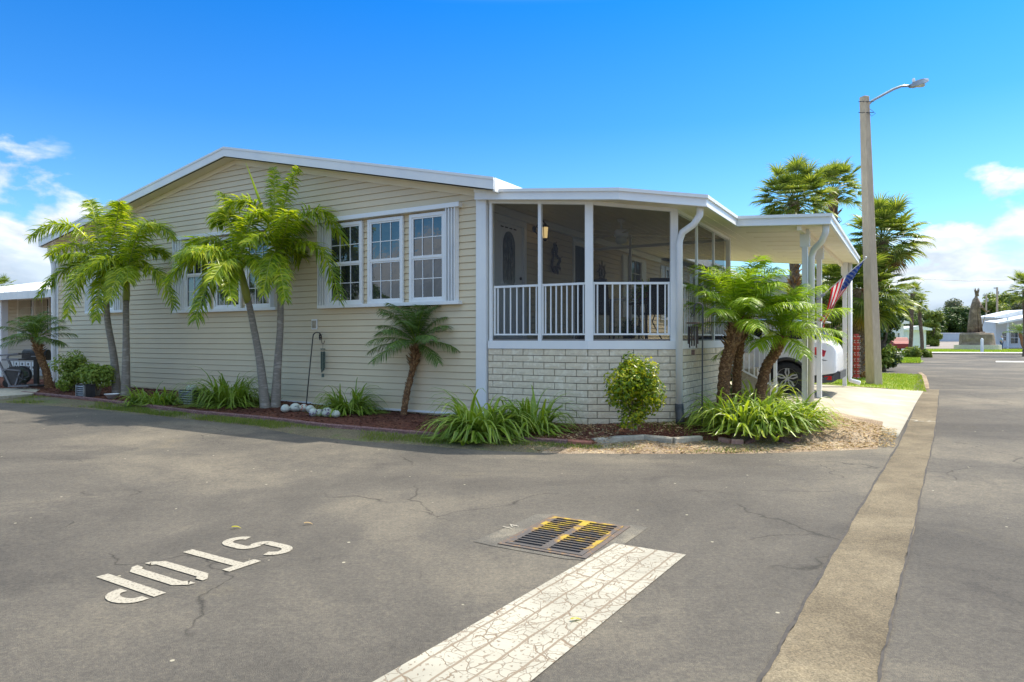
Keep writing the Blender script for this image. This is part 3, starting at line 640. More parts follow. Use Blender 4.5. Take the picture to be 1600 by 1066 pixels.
# ---- porch: slab, block knee wall with bull-nosed sill, posts, rails, screens, sloping roof
A_, B_, C_, D_ = (.165, .0), (1.924, .09), (3.108, .74), (3.108, 4.26)
ZS0, ZS1 = 1.345, 1.475
def proof(u): return 3.97-.104*u if u < 3.6 else 3.596-.06*(u-3.6)
b = MB(); b.prism([(.02, .06), (1.92, .12), (3.06, .77), (3.06, 4.26), (.02, 4.26)], .3, fl); b.build('porch_floor', 'porch_floor', house)
def seg(p, q):
    p, q = Vector((p[0], p[1])), Vector((q[0], q[1])); d = (q-p); L = d.length; d.normalize(); n = Vector((d.y, -d.x)); return p, q, d, n, L
def block_wall(p, q, z0, z1, nm, off0=0):
    p, q, d, n, L = seg(p, q); b = MB(); h = .106; r = 0; z = z1-h
    b.prism([tuple(p-n*.10), tuple(q-n*.10), tuple(q-n*.012), tuple(p-n*.012)], z0, z1-.002, 1)
    while z > z0-.1:
        x = -(off0+(r % 2)*.185) % .37-.37
        while x < L:
            a0, a1 = max(0, x+.006), min(L, x+.364)
            if a1-a0 > .03:
                e = R.uniform(-.002, .004); k = 4; vs = []; fs = []
                pa, pb = p+d*a0, p+d*a1
                for zz in (z+.006, z+h*.5, z+h-.006):
                    for i in range(k+1):
                        pp = pa.lerp(pb, i/k); bulge = (.0 if zz in (z+.006, z+h-.006) or i in (0, k) else R.uniform(.001, .005))
                        vs.append((*(pp+n*(e+bulge)), zz))
                for rr in range(2):
                    for i in range(k): fs.append((rr*(k+1)+i, rr*(k+1)+i+1, (rr+1)*(k+1)+i+1, (rr+1)*(k+1)+i))
                b.add(vs, fs)
                po, qo = pa-n*.012, pb-n*.012
                for zz in (z+.006, z+h-.006): b.quad((*po, zz), (*qo, zz), (*(pb+n*e), zz), (*(pa+n*e), zz))
                for pp, oo in ((pa, po), (pb, qo)): b.quad((*oo, z+.006), (*(pp+n*e), z+.006), (*(pp+n*e), z+h-.006), (*oo, z+h-.006))
            x += .37
        z -= h; r += 1
    return b.build(nm, ['block', 'mortar'], house)
block_wall(A_, B_, .1, ZS0, 'porch_wall', .1); block_wall(B_, C_, .1, ZS0, 'porch_wall', .05); block_wall(C_, D_, .1, ZS0, 'porch_wall', .2)
b = MB()
def off_line(o):      # knee-wall plan offset outward by o
    P0, P1, P2, P3 = [Vector(p) for p in (A_, B_, C_, D_)]
    n1, n2, n3 = seg(P0, P1)[3], seg(P1, P2)[3], seg(P2, P3)[3]
    def mit(P, a, c): m = (a+c).normalized(); return P+m*(o/max(.3, m.dot(a)))
    return [P0+n1*o, mit(P1, n1, n2), mit(P2, n2, n3), P3+n3*o]
def band(b, o0, o1, z0, z1, mi=0):
    a, c = off_line(o0), off_line(o1)
    for i in range(3):
        vs = [(*a[i], z0), (*a[i+1], z0), (*c[i+1], z0), (*c[i], z0), (*a[i], z1), (*a[i+1], z1), (*c[i+1], z1), (*c[i], z1)]
        b.add(vs, [(0, 1, 2, 3), (7, 6, 5, 4), (0, 4, 5, 1), (2, 6, 7, 3), (0, 3, 7, 4), (1, 5, 6, 2)], mi)
band(b, .018, -.09, ZS0, ZS1); b.build('porch_sill', 'trim_white', house)
def post(p, wd, dp, z0, z1, nm='porch_post', ang=0, m='trim_white'):
    T = Matrix.Translation((p[0], p[1], 0)) @ Matrix.Rotation(ang, 4, 'Z'); b = MB(); b.box(-wd/2, wd/2, -dp/2, dp/2, z0, z1, T=T)
    return b.build(nm, m, house, bevel=.004)
nA, nB, nC = seg(A_, B_), seg(B_, C_), seg(C_, D_)
angB = math.atan2(nB[2].y, nB[2].x)
def along(s, t, back=.03): p, q, d, n, L = s; return p+d*(t*L)-n*back
def pz(u): return proof(u)-.16
pA = along(nA, 0, .03); post((.20, .03), .05, .05, ZS1, pz(.2)); 
mA = along(nA, (S(842, .03)-A_[0])/(B_[0]-A_[0]), .03); post(mA, .055, .06, ZS1, pz(mA.x))
post((B_[0]-.0, B_[1]+.03), .125, .06, ZS1, pz(B_[0]), ang=angB/2)
post((C_[0]-.055, C_[1]+.02), .115, .07, ZS1, pz(C_[0]), ang=angB)
for t in (.34, .66): q = along(nC, t, .03); post(q, .04, .05, ZS1, pz(3.1))
post((D_[0]-.03, D_[1]-.03), .08, .08, ZS1, pz(3.1))
# header beam under the roof edge
def beam(p, q, nm='header_beam'):
    b = MB(); p_, q_, d, n, L = seg(p, q)
    a0, a1, c0, c1 = p_-n*.0, q_-n*.0, p_-n*.07, q_-n*.07
    def zz(u): return proof(u)-.155
    vs = []
    for P_ in (a0, a1, c1, c0): vs.append((*P_, zz(P_.x)-.05))
    for P_ in (a0, a1, c1, c0): vs.append((*P_, zz(P_.x)))
    b.add(vs, [(0, 1, 2, 3), (7, 6, 5, 4), (0, 4, 5, 1), (1, 5, 6, 2), (2, 6, 7, 3), (3, 7, 4, 0)]); b.build(nm, 'trim_white', house)
beam(A_, B_); beam(B_, C_); beam(C_, D_)
# rails
def railing(p, q, z0, z1, n, par=house):
    p, q = Vector((*p, 0)), Vector((*q, 0)); b = MB(); up = Vector((0, 0, 1))
    b.bar(p+up*z1, q+up*z1, .035, .035); b.bar(p+up*z0, q+up*z0, .026, .026); b.bar(p+up*(z0-.015), p+up*(z1+.02), .03, .03); b.bar(q+up*(z0-.015), q+up*(z1+.02), .03, .03); r = b.build('railing', 'trim_white', par)
    for i in range(n):
        t = (i+.5)/n; c = p.lerp(q, t); bb = MB(); bb.box(c.x-.0095, c.x+.0095, c.y-.0095, c.y+.0095, z0+.015, z1-.02); bb.build('baluster', 'trim_white', r)
ZR1, ZR0 = 2.36, 1.575
railing(along(nA, .05, .07), (mA.x-.03, mA.y+.04), ZR0, ZR1, 7); railing((mA.x+.03, mA.y+.04), (B_[0]-.06, B_[1]+.06), ZR0, ZR1, 8)
railing((B_[0]+.05, B_[1]+.09), along(nB, .92, .07), ZR0, ZR1, 10); railing(along(nC, .02, .07), along(nC, .98, .07), ZR0, ZR1, 26)
# screens
def screen(p, q, z0, f=.11):
    b = MB(); p_, q_, d, n, L = seg(p, q); a, c = p_-n*f, q_-n*f
    b.quad((*a, z0), (*c, z0), (*c, pz(c.x)), (*a, pz(a.x))); b.build('insect_screen', 'screen_mesh', house)
screen((.22, 0), B_, ZS1); screen(B_, C_, ZS1); screen(C_, D_, ZS1)
b = MB(); b.quad((.03, 4.24, fl), (3.06, 4.24, fl), (3.06, 4.24, pz(3.06)), (.03, 4.24, pz(.03))); b.build('insect_screen', 'screen_mesh', house)
for u_ in (.05, 1.05, 2.05): post((u_, 4.22), .05, .05, fl, pz(u_), nm='porch_post')
b = MB(); b.bar((.03, 4.22, fl+.85), (3.06, 4.22, fl+.85), .05, .05); b.bar((.03, 4.22, 3.46), (3.06, 4.22, 3.46), .04, .06); b.build('screen_rail', 'trim_white', house)
# porch and carport roof: pan roof with folded fascia; the two roofs meet at (3.6, 2.5)
out = [(-.03, -.1), (2.5, -.1), (3.6, .5), (3.6, 2.5), (5.06, 2.5), (5.06, 9.3)]
def roofz(u, v): return proof(u)
b = MB()
Pp = [(-.03, -.1), (2.5, -.1), (3.6, .5), (3.6, 9.3), (.02, 9.3)]
b.add([(u, v, proof(u)-.005) for u, v in Pp], [tuple(range(5))], 0)
b.add([(u, v, proof(u)-.155) for u, v in Pp], [tuple(range(5))[::-1]], 1)
Cp = [(3.6, 2.5), (5.06, 2.5), (5.06, 9.3), (3.6, 9.3)]
b.add([(u, v, proof(u)-.005) for u, v in Cp], [(0, 1, 2, 3)], 0); b.add([(u, v, proof(u)-.155) for u, v in Cp], [(3, 2, 1, 0)], 1)
for i in range(10): v_ = 2.62+.67*i; b.quad((3.61, v_, proof(3.61)-.156), (5.0, v_, proof(5.0)-.156), (5.0, v_+.03, proof(5.0)-.170), (3.61, v_+.03, proof(3.61)-.170), 1)
for i in range(18):
    u_ = .15+.19*i; b.box(u_, u_+.012, .9, 9.2, proof(u_)-.161, proof(u_)-.156, 1)
b.build('porch_roof', ['roof_metal', 'ceiling_cream'], house)
b = MB()
OV = [Vector(p) for p in out]; NS_ = [seg(p, q)[3] for p, q in zip(out, out[1:])]
def mitre(i, o):
    if i == 0: return OV[0]+NS_[0]*o
    if i == len(OV)-1: return OV[-1]+NS_[-1]*o
    m = (NS_[i-1]+NS_[i]).normalized(); return OV[i]+m*(o/max(.3, m.dot(NS_[i])))
for i in range(len(out)-1):
    for o0, o1, h0, h1 in ((0, .02, .0, .165), (.018, .045, -.004, .045), (-.01, .032, .150, .168)):
        vs = []
        for k in (i, i+1):
            for oo in (o0, o1):
                for h in (h1, h0): Q = mitre(k, oo); vs.append((Q.x, Q.y, proof(OV[k].x)-h))
        b.add(vs, [(0, 1, 3, 2), (4, 6, 7, 5), (0, 4, 5, 1), (2, 3, 7, 6), (0, 2, 6, 4), (1, 5, 7, 3)])
b.build('porch_fascia', 'trim_white', house)
# interior beam along the house wall and across the porch end
b = MB(); b.box(.02, .10, .05, 9.2, 3.66, 3.79); b.build('ledger_board', 'trim_white', house)
# carport posts, beams
def gz(u, v): return drive_z(u, v)
for (u, v) in ((4.62, 3.1), (4.62, 5.2), (4.78, 9.0)):
    z0 = gz(u, v) if v < 9 else yard_z(4.7, 2)+.2
    z0 = drive_z(4.6, v)+.005
    b = MB(); b.box(u-.045, u+.045, v-.045, v+.045, z0, proof(u)-.30); b.box(u-.075, u+.075, v-.06, v+.06, proof(u)-.46, proof(u)-.16)
    for i in range(6): b.box(u+.075, u+.09, v-.02, v+.02, proof(u)-.45+.045*i, proof(u)-.43+.045*i)
    b.build('carport_post', 'trim_white', house, bevel=.004)
b = MB(); b.bar((4.6, 2.55, proof(4.6)-.2), (4.72, 9.25, proof(4.7)-.2), .07, .09); b.build('carport_beam', 'ceiling_cream', house)
# downspouts: porch corner and carport corner
c = Vector((C_[0]+.06, C_[1]+.02)); z0 = .42
b = MB(); b.tube([(3.50, .60, proof(3.5)-.13), (3.49, .60, proof(3.5)-.27), (3.40, .60, proof(3.5)-.40), (3.22, .64, proof(3.3)-.52), (3.165, .66, proof(3.3)-.66), (3.165, .66, z0+.05)], .052, 10); ds = b.build('downspout', 'trim_white', house, smooth=True)
b = MB(); b.tube([(3.165, .66, z0+.10), (3.165, .66, z0+.02), (3.21, .56, z0-.10), (3.24, .46, z0-.17)], .066, 10); b.build('drain_boot', 'dark_plastic', ds, smooth=True)
b = MB(); b.tube([(5.0, 2.6, proof(5)-.14), (4.99, 2.62, proof(5)-.28), (4.92, 2.75, proof(5)-.40), (4.78, 2.95, proof(5)-.50), (4.73, 3.03, proof(5)-.62), (4.72, 3.06, gz(4.7, 3.1)+.02)], .052, 10); b.build('downspout', 'trim_white', house, smooth=True)
b = MB(); b.tube([(4.90, 9.0, proof(5)-.14), (4.90, 9.0, .60), (4.90, 8.98, .50), (5.12, 8.92, .44)], .05, 8); b.build('downspout', 'trim_white', house, smooth=True)
# steps beside the porch with a white handrail
b = MB()
for i in range(3): b.box(3.12+.24*i, 3.12+.24*(i+1), 4.36, 5.30, .3, fl-.30*(i+1)+.02)
b.build('entry_steps', 'concrete_grey', house)
z1 = lambda u: 1.78-.50*(u-3.1); b = MB(); b.bar((3.1, 4.32, z1(3.1)), (3.93, 4.32, z1(3.93)), .035, .035); b.bar((3.1, 4.32, z1(3.1)-.78), (3.93, 4.32, z1(3.93)-.78), .03, .03); b.box(3.91, 3.97, 4.29, 4.35, .36, z1(3.95)+.03); hr = b.build('handrail', 'trim_white', house)
for i in range(8):
    u = 3.16+.098*i; bb = MB(); bb.box(u-.009, u+.009, 4.311, 4.329, z1(u)-.78, z1(u)-.01); bb.build('baluster', 'trim_white', hr)

# ================================================================ things in the porch
def inh(name, label, cat, u, v, z, rz=0, group=None): x, y = xy(u, v); return thing(name, label, cat, (x, y, z), RZ+rz, group)
t = inh('ceiling_fan', 'white ceiling fan with light hanging under the porch roof', 'fan', 1.75, 1.9, 3.58)
b = MB(); b.lathe([(0, .05), (.07, .05), (.07, 0), (.02, -.02), (.02, -.12), (.11, -.14), (.13, -.18), (.13, -.25), (.10, -.27), (0, -.27)], 18); b.build('motor', 'trim_white', t, smooth=True)
b = MB(); b.lathe([(.04, -.27), (.09, -.28), (.11, -.32), (.09, -.37), (.0, -.40)], 18); b.build('light_bowl', 'stone_white', t, smooth=True)
for i in range(5):
    T = Matrix.Rotation(.4+i*1.2566, 4, 'Z'); b = MB(); b.box(.13, .24, -.02, .02, -.215, -.205, T=T)
    T2 = T @ Matrix.Translation((.42, 0, -.21)) @ Matrix.Rotation(.2, 4, 'X'); b.box(-.2, .22, -.065, .065, -.005, .005, T=T2); b.build('blade', 'soffit', t)
t = inh('wall_lantern', 'lit carriage lantern with curled iron bracket beside the front door', 'lantern', .03, 1.82, 3.58)
b = MB(); b.lathe([(0, 0), (.06, 0), (.06, .02), (0, .03)], 12); b.v = [(p[2], p[0], p[1]) for p in b.v]; b.tube([(.02, 0, 0), (.1, 0, .10), (.2, 0, .14), (.24, 0, .06)], .012, 6); b.tube([(.02, 0, -.04), (.07, 0, -.1), (.12, 0, -.07), (.1, 0, -.02)], .009, 6)
b.lathe([(.0, .10), (.03, .07), (.085, .03), (.08, .02), (0, .02)], 8, (.24, 0, 0)); b.lathe([(.05, -.21), (.05, -.19), (.02, -.24), (0, -.25)], 8, (.24, 0, 0))
for a in range(4): b.bar((.24+.07*math.cos(a*1.57), .07*math.sin(a*1.57), .02), (.24+.05*math.cos(a*1.57), .05*math.sin(a*1.57), -.2), .01, .01)
b.build('bracket', 'bronze_dark', t)
b = MB(); b.lathe([(.0, .015), (.065, .015), (.046, -.19), (0, -.19)], 8, (.24, 0, 0)); b.build('lamp_glass', 'lamp_glow', t)
t = inh('wall_wreath', 'dark twisted teardrop wreath hung on the porch wall', 'wreath', .05, 2.62, 3.02)
b = MB(); pts = []
for i in range(49):
    a = 6.28319*i/48; r = .155+.03*math.sin(a*9)+R.uniform(-.015, .015); pts.append((.03+.02*math.sin(a*7), r*math.cos(a)*(1 if math.sin(a) < 0 else (1-.6*math.sin(a))), r*1.0*math.sin(a)*(2.1 if math.sin(a) > 0 else 1)))
b.tube(pts, .028, 6, caps=False)
for i in range(90):
    k = R.randrange(48); p = Vector(pts[k]); d = Vector((R.uniform(0, .5), R.uniform(-1, 1), R.uniform(-1, 1)))*.07; b.bar(p, p+d, .012, .006)
for i in range(14): a = i*.45; b.tube([(.04, .09*math.cos(a), -.12+.05*math.sin(a)), (.06, .07*math.cos(a+1), -.16+.07*math.sin(a*2))], .018, 5)
b.build('wreath_body', 'wood_dark', t)
t = inh('ship_wheel', 'small brown wooden ship wheel hung on the sunlit siding', 'decoration', .05, 4.98, 3.03)
b = MB(); b.tube([(.03, .16*math.cos(a), .16*math.sin(a)) for a in [i*.2618 for i in range(25)]], .018, 6, caps=False); b.lathe([(0, 0), (.05, 0), (.05, .04), (0, .045)], 12)
b.v[-48:] = [(p[2]+.01, p[0], p[1]) for p in b.v[-48:]]
for i in range(8): a = i*.785; b.tube([(.03, .03*math.cos(a), .03*math.sin(a)), (.03, .2*math.cos(a), .2*math.sin(a)), (.03, .27*math.cos(a), .27*math.sin(a))], [.01, .014, .01], 6)
b.build('wheel_body', 'wood_dark', t)
def patio_chair(label, u, v, rz):
    t = inh('patio_chair', label, 'chair', u, v, fl+.005, rz, 'dark sling chairs on the porch')
    b = MB(); b.bar((-.25, -.22, .43), (-.25, .25, .42), .02, .02)
    fr = MB()
    for s in (-1, 1):
        fr.tube([(s*.27, -.28, .0), (s*.27, -.26, .42), (s*.27, -.2, .64), (s*.27, .2, .66)], .014, 6); fr.tube([(s*.25, -.26, .42), (s*.25, .22, .40), (s*.24, .38, .88), (s*.22, .41, .97)], .014, 6); fr.tube([(s*.27, .2, .66), (s*.27, .30, .0)], .014, 6)
    fr.bar((-.24, .41, .97), (.24, .41, .97), .02, .02); fr.bar((-.26, -.26, .42), (.26, -.26, .42), .02, .02); fr.build('frame', 'bronze_dark', t)
    s_ = MB(); s_.box(-.24, .24, -.27, .22, .425, .44); s_.build('seat', 'sling_fabric', t)
    s_ = MB(); vs = [(-.24, .23, .43), (.24, .23, .43), (.235, .385, .90), (-.235, .385, .90), (.215, .42, .96), (-.215, .42, .96)]
    vs += [(x, y+.02, z) for x, y, z in vs]; s_.add(vs, [(0, 1, 2, 3), (3, 2, 4, 5), (6, 9, 8, 7), (9, 11, 10, 8), (0, 3, 9, 6), (1, 7, 8, 2), (4, 10, 11, 5), (2, 8, 10, 4), (3, 5, 11, 9)]); s_.build('backrest', 'sling_fabric', t)
    return t
patio_chair('dark high backed sling chair behind the wide middle post of the porch', 1.55, 1.25, 3.4)
patio_chair('dark high backed sling chair in the porch corner beside the fern', 2.55, 1.55, 3.7)
t = inh('side_table', 'round dark metal table between the porch chairs', 'table', 2.18, 2.0, fl+.005)
b = MB(); b.lathe([(0, .60), (.33, .60), (.34, .615), (.33, .63), (0, .63)], 24); b.build('table_top', 'bronze_dark', t)
for i in range(4): a = i*1.571+.4; b = MB(); b.tube([(.22*math.cos(a), .22*math.sin(a), .60), (.10*math.cos(a), .10*math.sin(a), .3), (.26*math.cos(a), .26*math.sin(a), .0)], .011, 6); b.build('leg', 'bronze_dark', t)
def leaf_strip(b, p, d, L, wd, droop, n=4, mi=0, up=Vector((0, 0, 1)), fold=0.0, prof=None):
    """one arching blade; p base, d start direction"""
    d = d.normalized(); side = d.cross(up)
    if side.length < .05: side = Vector((R.uniform(-1, 1), R.uniform(-1, 1), 0))
    side.normalize(); vs = []; c = Vector(p); dd = d.copy()
    for i in range(n+1):
        t = i/n; ww = wd*(prof(t) if prof else (1-t)**.6*(.55+.9*t if t < .5 else 1)); 
        if i == n: ww = wd*.04
        if fold: vs += [c-side*ww/2+up*fold*ww, c, c+side*ww/2+up*fold*ww]
        else: vs += [c-side*ww/2, c+side*ww/2]
        dd = (dd+Vector((0, 0, -1))*droop/n).normalized(); c = c+dd*L/n
    k = 3 if fold else 2
    fs = []
    for i in range(n):
        for j in range(k-1): fs.append((i*k+j, i*k+j+1, (i+1)*k+j+1, (i+1)*k+j))
    b.add(vs, fs, mi)
t = inh('potted_fern', 'bright leafy fern in a terracotta bowl on the porch table', 'plant', 2.18, 2.0, fl+.64)
b = MB(); b.lathe([(0, 0), (.12, 0), (.20, .14), (.21, .17), (.18, .165), (0, .15)], 20); b.build('pot', 'terracotta', t, smooth=True)
b = MB()
for i in range(170):
    a = R.uniform(0, 6.28); e = R.uniform(.3, 1.4); leaf_strip(b, (.05*math.cos(a), .05*math.sin(a), .16), Vector((math.cos(a)*math.cos(e), math.sin(a)*math.cos(e), math.sin(e))), R.uniform(.25, .48), .035, 1.6, 4)
b.build('foliage', 'date_leaf_bright', t)
t = inh('floor_plant', 'small dark trailing plant on the porch floor under the table', 'plant', 1.95, 1.75, fl+.01)
b = MB(); b.lathe([(0, 0), (.1, 0), (.14, .2), (.12, .2), (0, .18)], 14); b.build('pot', 'dark_plastic', t)
b = MB()
for i in range(130):
    a = R.uniform(0, 6.28); e = R.uniform(.1, 1.4); leaf_strip(b, (.04*math.cos(a), .04*math.sin(a), .2), Vector((math.cos(a)*math.cos(e), math.sin(a)*math.cos(e), math.sin(e))), R.uniform(.15, .45), .045, 1.8, 3)
b.build('foliage', 'date_leaf', t)

# ================================================================ flag on the second carport post
x0, y0 = xy(4.70, 5.15)
def flag():
    Y = xy(4.66, 5.1)[1]; lo = W(1284, 462, Y); hi = W(1353, 404, Y-.55); 
    t = thing('flag', 'stars and stripes flag drooping from an angled pole on the carport post', 'flag', tuple(lo))
    b = MB(); b.tube([lo-lo, (hi-lo)], .011, 8); b.lathe([(0, 0), (.02, .01), (.02, .03), (0, .045)], 8, tuple(hi-lo)); b.build('flag_pole', 'trim_white', t)
    b = MB(); b.bar((-.09, .03, -.07), (.05, -.01, .03), .06, .05); b.build('pole_bracket', 'galvanised', t)
    tip = (hi-lo)*.985; low = (hi-lo)*.235
    NS, NT = 60, 39
    def P(s, q):                                       # q 0 at the tip row, 1 at the lower row; s 0..1 along the fly
        a = tip.lerp(low, q)
        d0 = Vector((-.56, .10, -.80)); d1 = Vector((-.16, -.05, -.70)); d = d0.lerp(d1, q)
        L = 1.55-.30*q
        c = a+d*s*L*(.92)
        c += Vector((.10*math.sin(3.14*s)*(1-q)*.6, 0, 0))
        rp = .055*min(1, s*3)*math.sin(q*15+s*5.5)+.02*math.sin(q*31-s*9)*s
        c += Vector((.35, 1, .1)).normalized()*rp+Vector((.5, 0, -.1))*.05*math.sin(q*9+s*4)*s
        return c
    b = MB(); vs = [P(i/NS, j/NT) for i in range(NS+1) for j in range(NT+1)]; b.v = [tuple(p) for p in vs]
    for i in range(NS):
        for j in range(NT):
            b.f.append((i*(NT+1)+j, i*(NT+1)+j+1, (i+1)*(NT+1)+j+1, (i+1)*(NT+1)+j)); stripe = j//3
            b.m.append(2 if (stripe < 7 and i < NS*.40) else (0 if stripe % 2 == 0 else 1))
    for r_ in range(9):                                # nine rows of stars, alternately six and five
        for c_ in range(6 if r_ % 2 == 0 else 5):
            s0 = (.033+(c_*2+(r_ % 2))*.033); q0 = (r_+1)*.0538
            for sd in (1, -1):
                cc = P(s0, q0); e1 = (P(s0+.01, q0)-cc).normalized(); e2 = (P(s0, q0+.01)-cc).normalized(); nn = e1.cross(e2).normalized()*.003*sd
                pts = [cc+nn+(e1*math.cos(a)+e2*math.sin(a))*(.021 if k % 2 == 0 else .009) for k, a in enumerate([i*.62832 for i in range(10)])]
                o_ = len(b.v); b.v += [tuple(cc+nn)]+[tuple(p) for p in pts]
                for k in range(10): b.f.append((o_, o_+1+k, o_+1+(k+1) % 10)); b.m.append(1)
    b.build('flag_cloth', ['flag_red', 'flag_white', 'flag_blue'], t, smooth=True)
flag()
# ================================================================ plants
UP = Vector((0, 0, 1))
def bez(p0, p1, p2, n): return [p0*(1-t)**2+p1*2*t*(1-t)+p2*t*t for t in [i/n for i in range(n+1)]]
def frond(b, path, ll, lw, nl, fold=.25, droop=.9, start=.16, mi=0, ribm=1, rib=.012, tips=.35, jitter=.12, fwd=.75):
    """feather leaf: leaflets in two ranks along a curved midrib"""
    k = len(path)-1
    b.tube(path, [rib*(1-.8*i/k) for i in range(k+1)], 5, ribm, caps=False)
    for i in range(nl):
        t = start+(1-start)*(i+.5)/nl; f = t*k; j = min(k-1, int(f)); p = path[j].lerp(path[j+1], f-j); T = (path[j+1]-path[j]).normalized()
        S = T.cross(UP)
        if S.length < .15: S = Vector((1, .3, 0))
        S.normalize(); Nn = S.cross(T).normalized()
        prof = math.sin(math.pi*min(1, max(0, .12+.80*(t-start)/(1-start))))**.6
        L0 = ll*max(tips*(1.0 if t < .9 else .8), prof)
        for s in (-1, 1):
            L = L0*R.uniform(.85, 1.1); d = (S*s*1.0+T*(fwd+R.uniform(-jitter, jitter))+Nn*(fold+R.uniform(-jitter, jitter)*1.6)).normalized()
            w = lw*R.uniform(.8, 1.15); q = p; n = 3; vs = []
            wd = (T*.9-d*T.dot(d)*.9+Nn*.35*R.uniform(-1, 1)).normalized()
            for m in range(n+1):
                ww = w*(.55, 1.0, .72, .06)[m]/2; vs += [q-wd*ww, q+wd*ww]
                d = (d+Vector((0, 0, -1))*droop*R.uniform(.7, 1.3)/n).normalized(); q = q+d*L/n
            b.add(vs, [(0, 1, 3, 2), (2, 3, 5, 4), (4, 5, 7, 6)], mi)
def trunk(pts, rad, n=12, name='trunk', mat='palm_trunk_grey', par=None, rough=0, ringn=26, extra=None):
    P = []; k = len(pts)-1; rr = []
    for i in range(ringn+1):
        f = i/ringn*k; j = min(k-1, int(f)); t = f-j
        a = pts[max(0, j-1)]; b_ = pts[j]; c = pts[j+1]; d = pts[min(k, j+2)]
        q = .5*((2*b_)+(c-a)*t+(2*a-5*b_+4*c-d)*t*t+(-a+3*b_-3*c+d)*t**3)
        P.append(q); f2 = i/ringn*(len(rad)-1); j2 = min(len(rad)-2, int(f2)); rr.append((rad[j2]+(rad[j2+1]-rad[j2])*(f2-j2))*(1+(rough*(i % 2)-rough/2)))
    b = MB(); b.tube(P, rr, n)
    if extra: b.add(extra[0].v, extra[0].f, 1); mat = [mat, extra[1]]
    return b.build(name, mat, par, smooth=True)
def christmas_palm(label, base_px, trunk_px, shaft_px, fronds, dY=0, shaftlen=None, group='christmas palms against the gable wall'):
    """slender grey trunk, green crownshaft and arching feather leaves traced at the distance of the tree"""
    p0 = ground_at(*base_px); Y = p0.y
    t = thing('christmas_palm', label, 'palm tree', tuple(p0), 0, group)
    tp = [Vector((0, 0, -.06))]+[W(x, y, Y+dY*i/len(trunk_px))-p0 for i, (x, y) in enumerate(trunk_px)]
    sc = Y/14.0
    trunk(tp, [.105, .078, .066, .06, .056], par=t, rough=.03)
    sh = [W(x, y, Y+dY)-p0 for x, y in shaft_px]
    b = MB(); b.tube([sh[0], sh[0].lerp(sh[1], .3), sh[0].lerp(sh[1], .8), sh[1]], [.062, .075, .062, .04], 12); b.build('crownshaft', 'crownshaft', t, smooth=True)
    top = sh[1]; b = MB()
    for (cp, tip, dy0, ln) in fronds:
        e = W(tip[0], tip[1], Y+dY+dy0)-p0; c = W(cp[0], cp[1], Y+dY+dy0*.5)-p0; c = c*1.12-(top+e)*.06
        frond(b, bez(top.copy(), c, e, 16), .52*ln, .029, 104, fold=.5, droop=1.25, start=.10, rib=.015, tips=.55, jitter=.62)
    r = random.Random(int(base_px[0]))
    for k in range(2):                                     # young leaves toward and away from the viewer fill the head
        a = r.choice((-1.57, 1.57))+r.uniform(-.9, .9); e = r.uniform(-.1, .9); h = Vector((math.cos(a), math.sin(a), 0)); L = r.uniform(.9, 1.35)
        frond(b, bez(top.copy(), top+(h*math.cos(e)*.5+UP*(.25+.4*math.sin(e)))*L, top+h*L*(.6+.3*math.cos(e))+UP*(math.sin(e)*.7-.25)*L, 14), 0.44, .030, 84, fold=.4, droop=1.5, start=.1, rib=.015, tips=.55, jitter=.34)
    b.build('crown', ['adonidia', 'crownshaft'], t)
    return t, top, p0
GL = [((120, 318), (45, 372), -.6, .85), ((110, 395), (62, 462), -.7, .85), ((130, 380), (105, 495), -1.1, .8), ((150, 340), (140, 312), .4, .75), ((158, 420), (150, 500), -1.2, .7), ((190, 380), (235, 420), .8, .8), ((135, 360), (78, 400), .5, .9), ((185, 340), (186, 316), -.5, .7)]
GR = [((232, 320), (268, 372), -.3, .8), ((245, 395), (272, 480), -.5, .75), ((205, 330), (180, 316), .5, .75), ((176, 380), (120, 440), -.9, .85), ((190, 400), (172, 470), -1.2, .7), ((225, 370), (262, 400), .8, .8), ((178, 350), (150, 335), .9, .8), ((215, 350), (232, 350), -1, .8)]
christmas_palm('leaning grey palm whose bare trunk top is brown, farthest from the porch', (183, 616), [(178, 560), (168, 500), (166, 455)], [(166, 458), (163, 425)], GL)
christmas_palm('upright palm with a green crownshaft over a rusty ring, by the small shuttered window', (196, 618), [(197, 560), (197, 500), (197, 470)], [(197, 474), (198, 430)], GR, dY=.1)
ML = [((310, 372), (264, 440), -.5, .95), ((335, 395), (306, 500), -.9, .85), ((330, 345), (285, 405), .5, .85), ((352, 300), (338, 352), .2, .8), ((372, 330), (345, 300), .8, .7), ((352, 420), (362, 470), -1.2, .6), ((400, 380), (415, 450), -.8, .7), ((345, 385), (300, 395), -1, .85), ((385, 340), (410, 330), -.4, .8), ((360, 390), (330, 440), -1.2, .8)]
MR = [((490, 285), (535, 375), -.3, 1.0), ((502, 345), (530, 470), -.6, .85), ((440, 310), (466, 262), -.1, .55), ((428, 330), (428, 262), .3, .55), ((405, 290), (352, 325), -.1, .8), ((435, 400), (446, 470), -1.3, .65), ((475, 375), (487, 450), .8, .8), ((455, 340), (500, 350), .7, .9), ((425, 380), (412, 460), -1.1, .7), ((420, 350), (385, 380), -.9, .75), ((452, 345), (450, 330), -.9, .7)]
christmas_palm('pale palm trunk leaning toward the three windows with a low crown', (415, 637), [(407, 570), (396, 510), (388, 470)], [(388, 474), (374, 415)], ML)
mt, top, p0 = christmas_palm('taller pale palm with a spear leaf rising against the gable', (430, 636), [(434, 570), (438, 510), (438, 458)], [(438, 462), (434, 400)], MR, dY=.1)
b = MB(); a = W(417, 345, p0.y)-p0; e = W(384, 254, p0.y)-p0
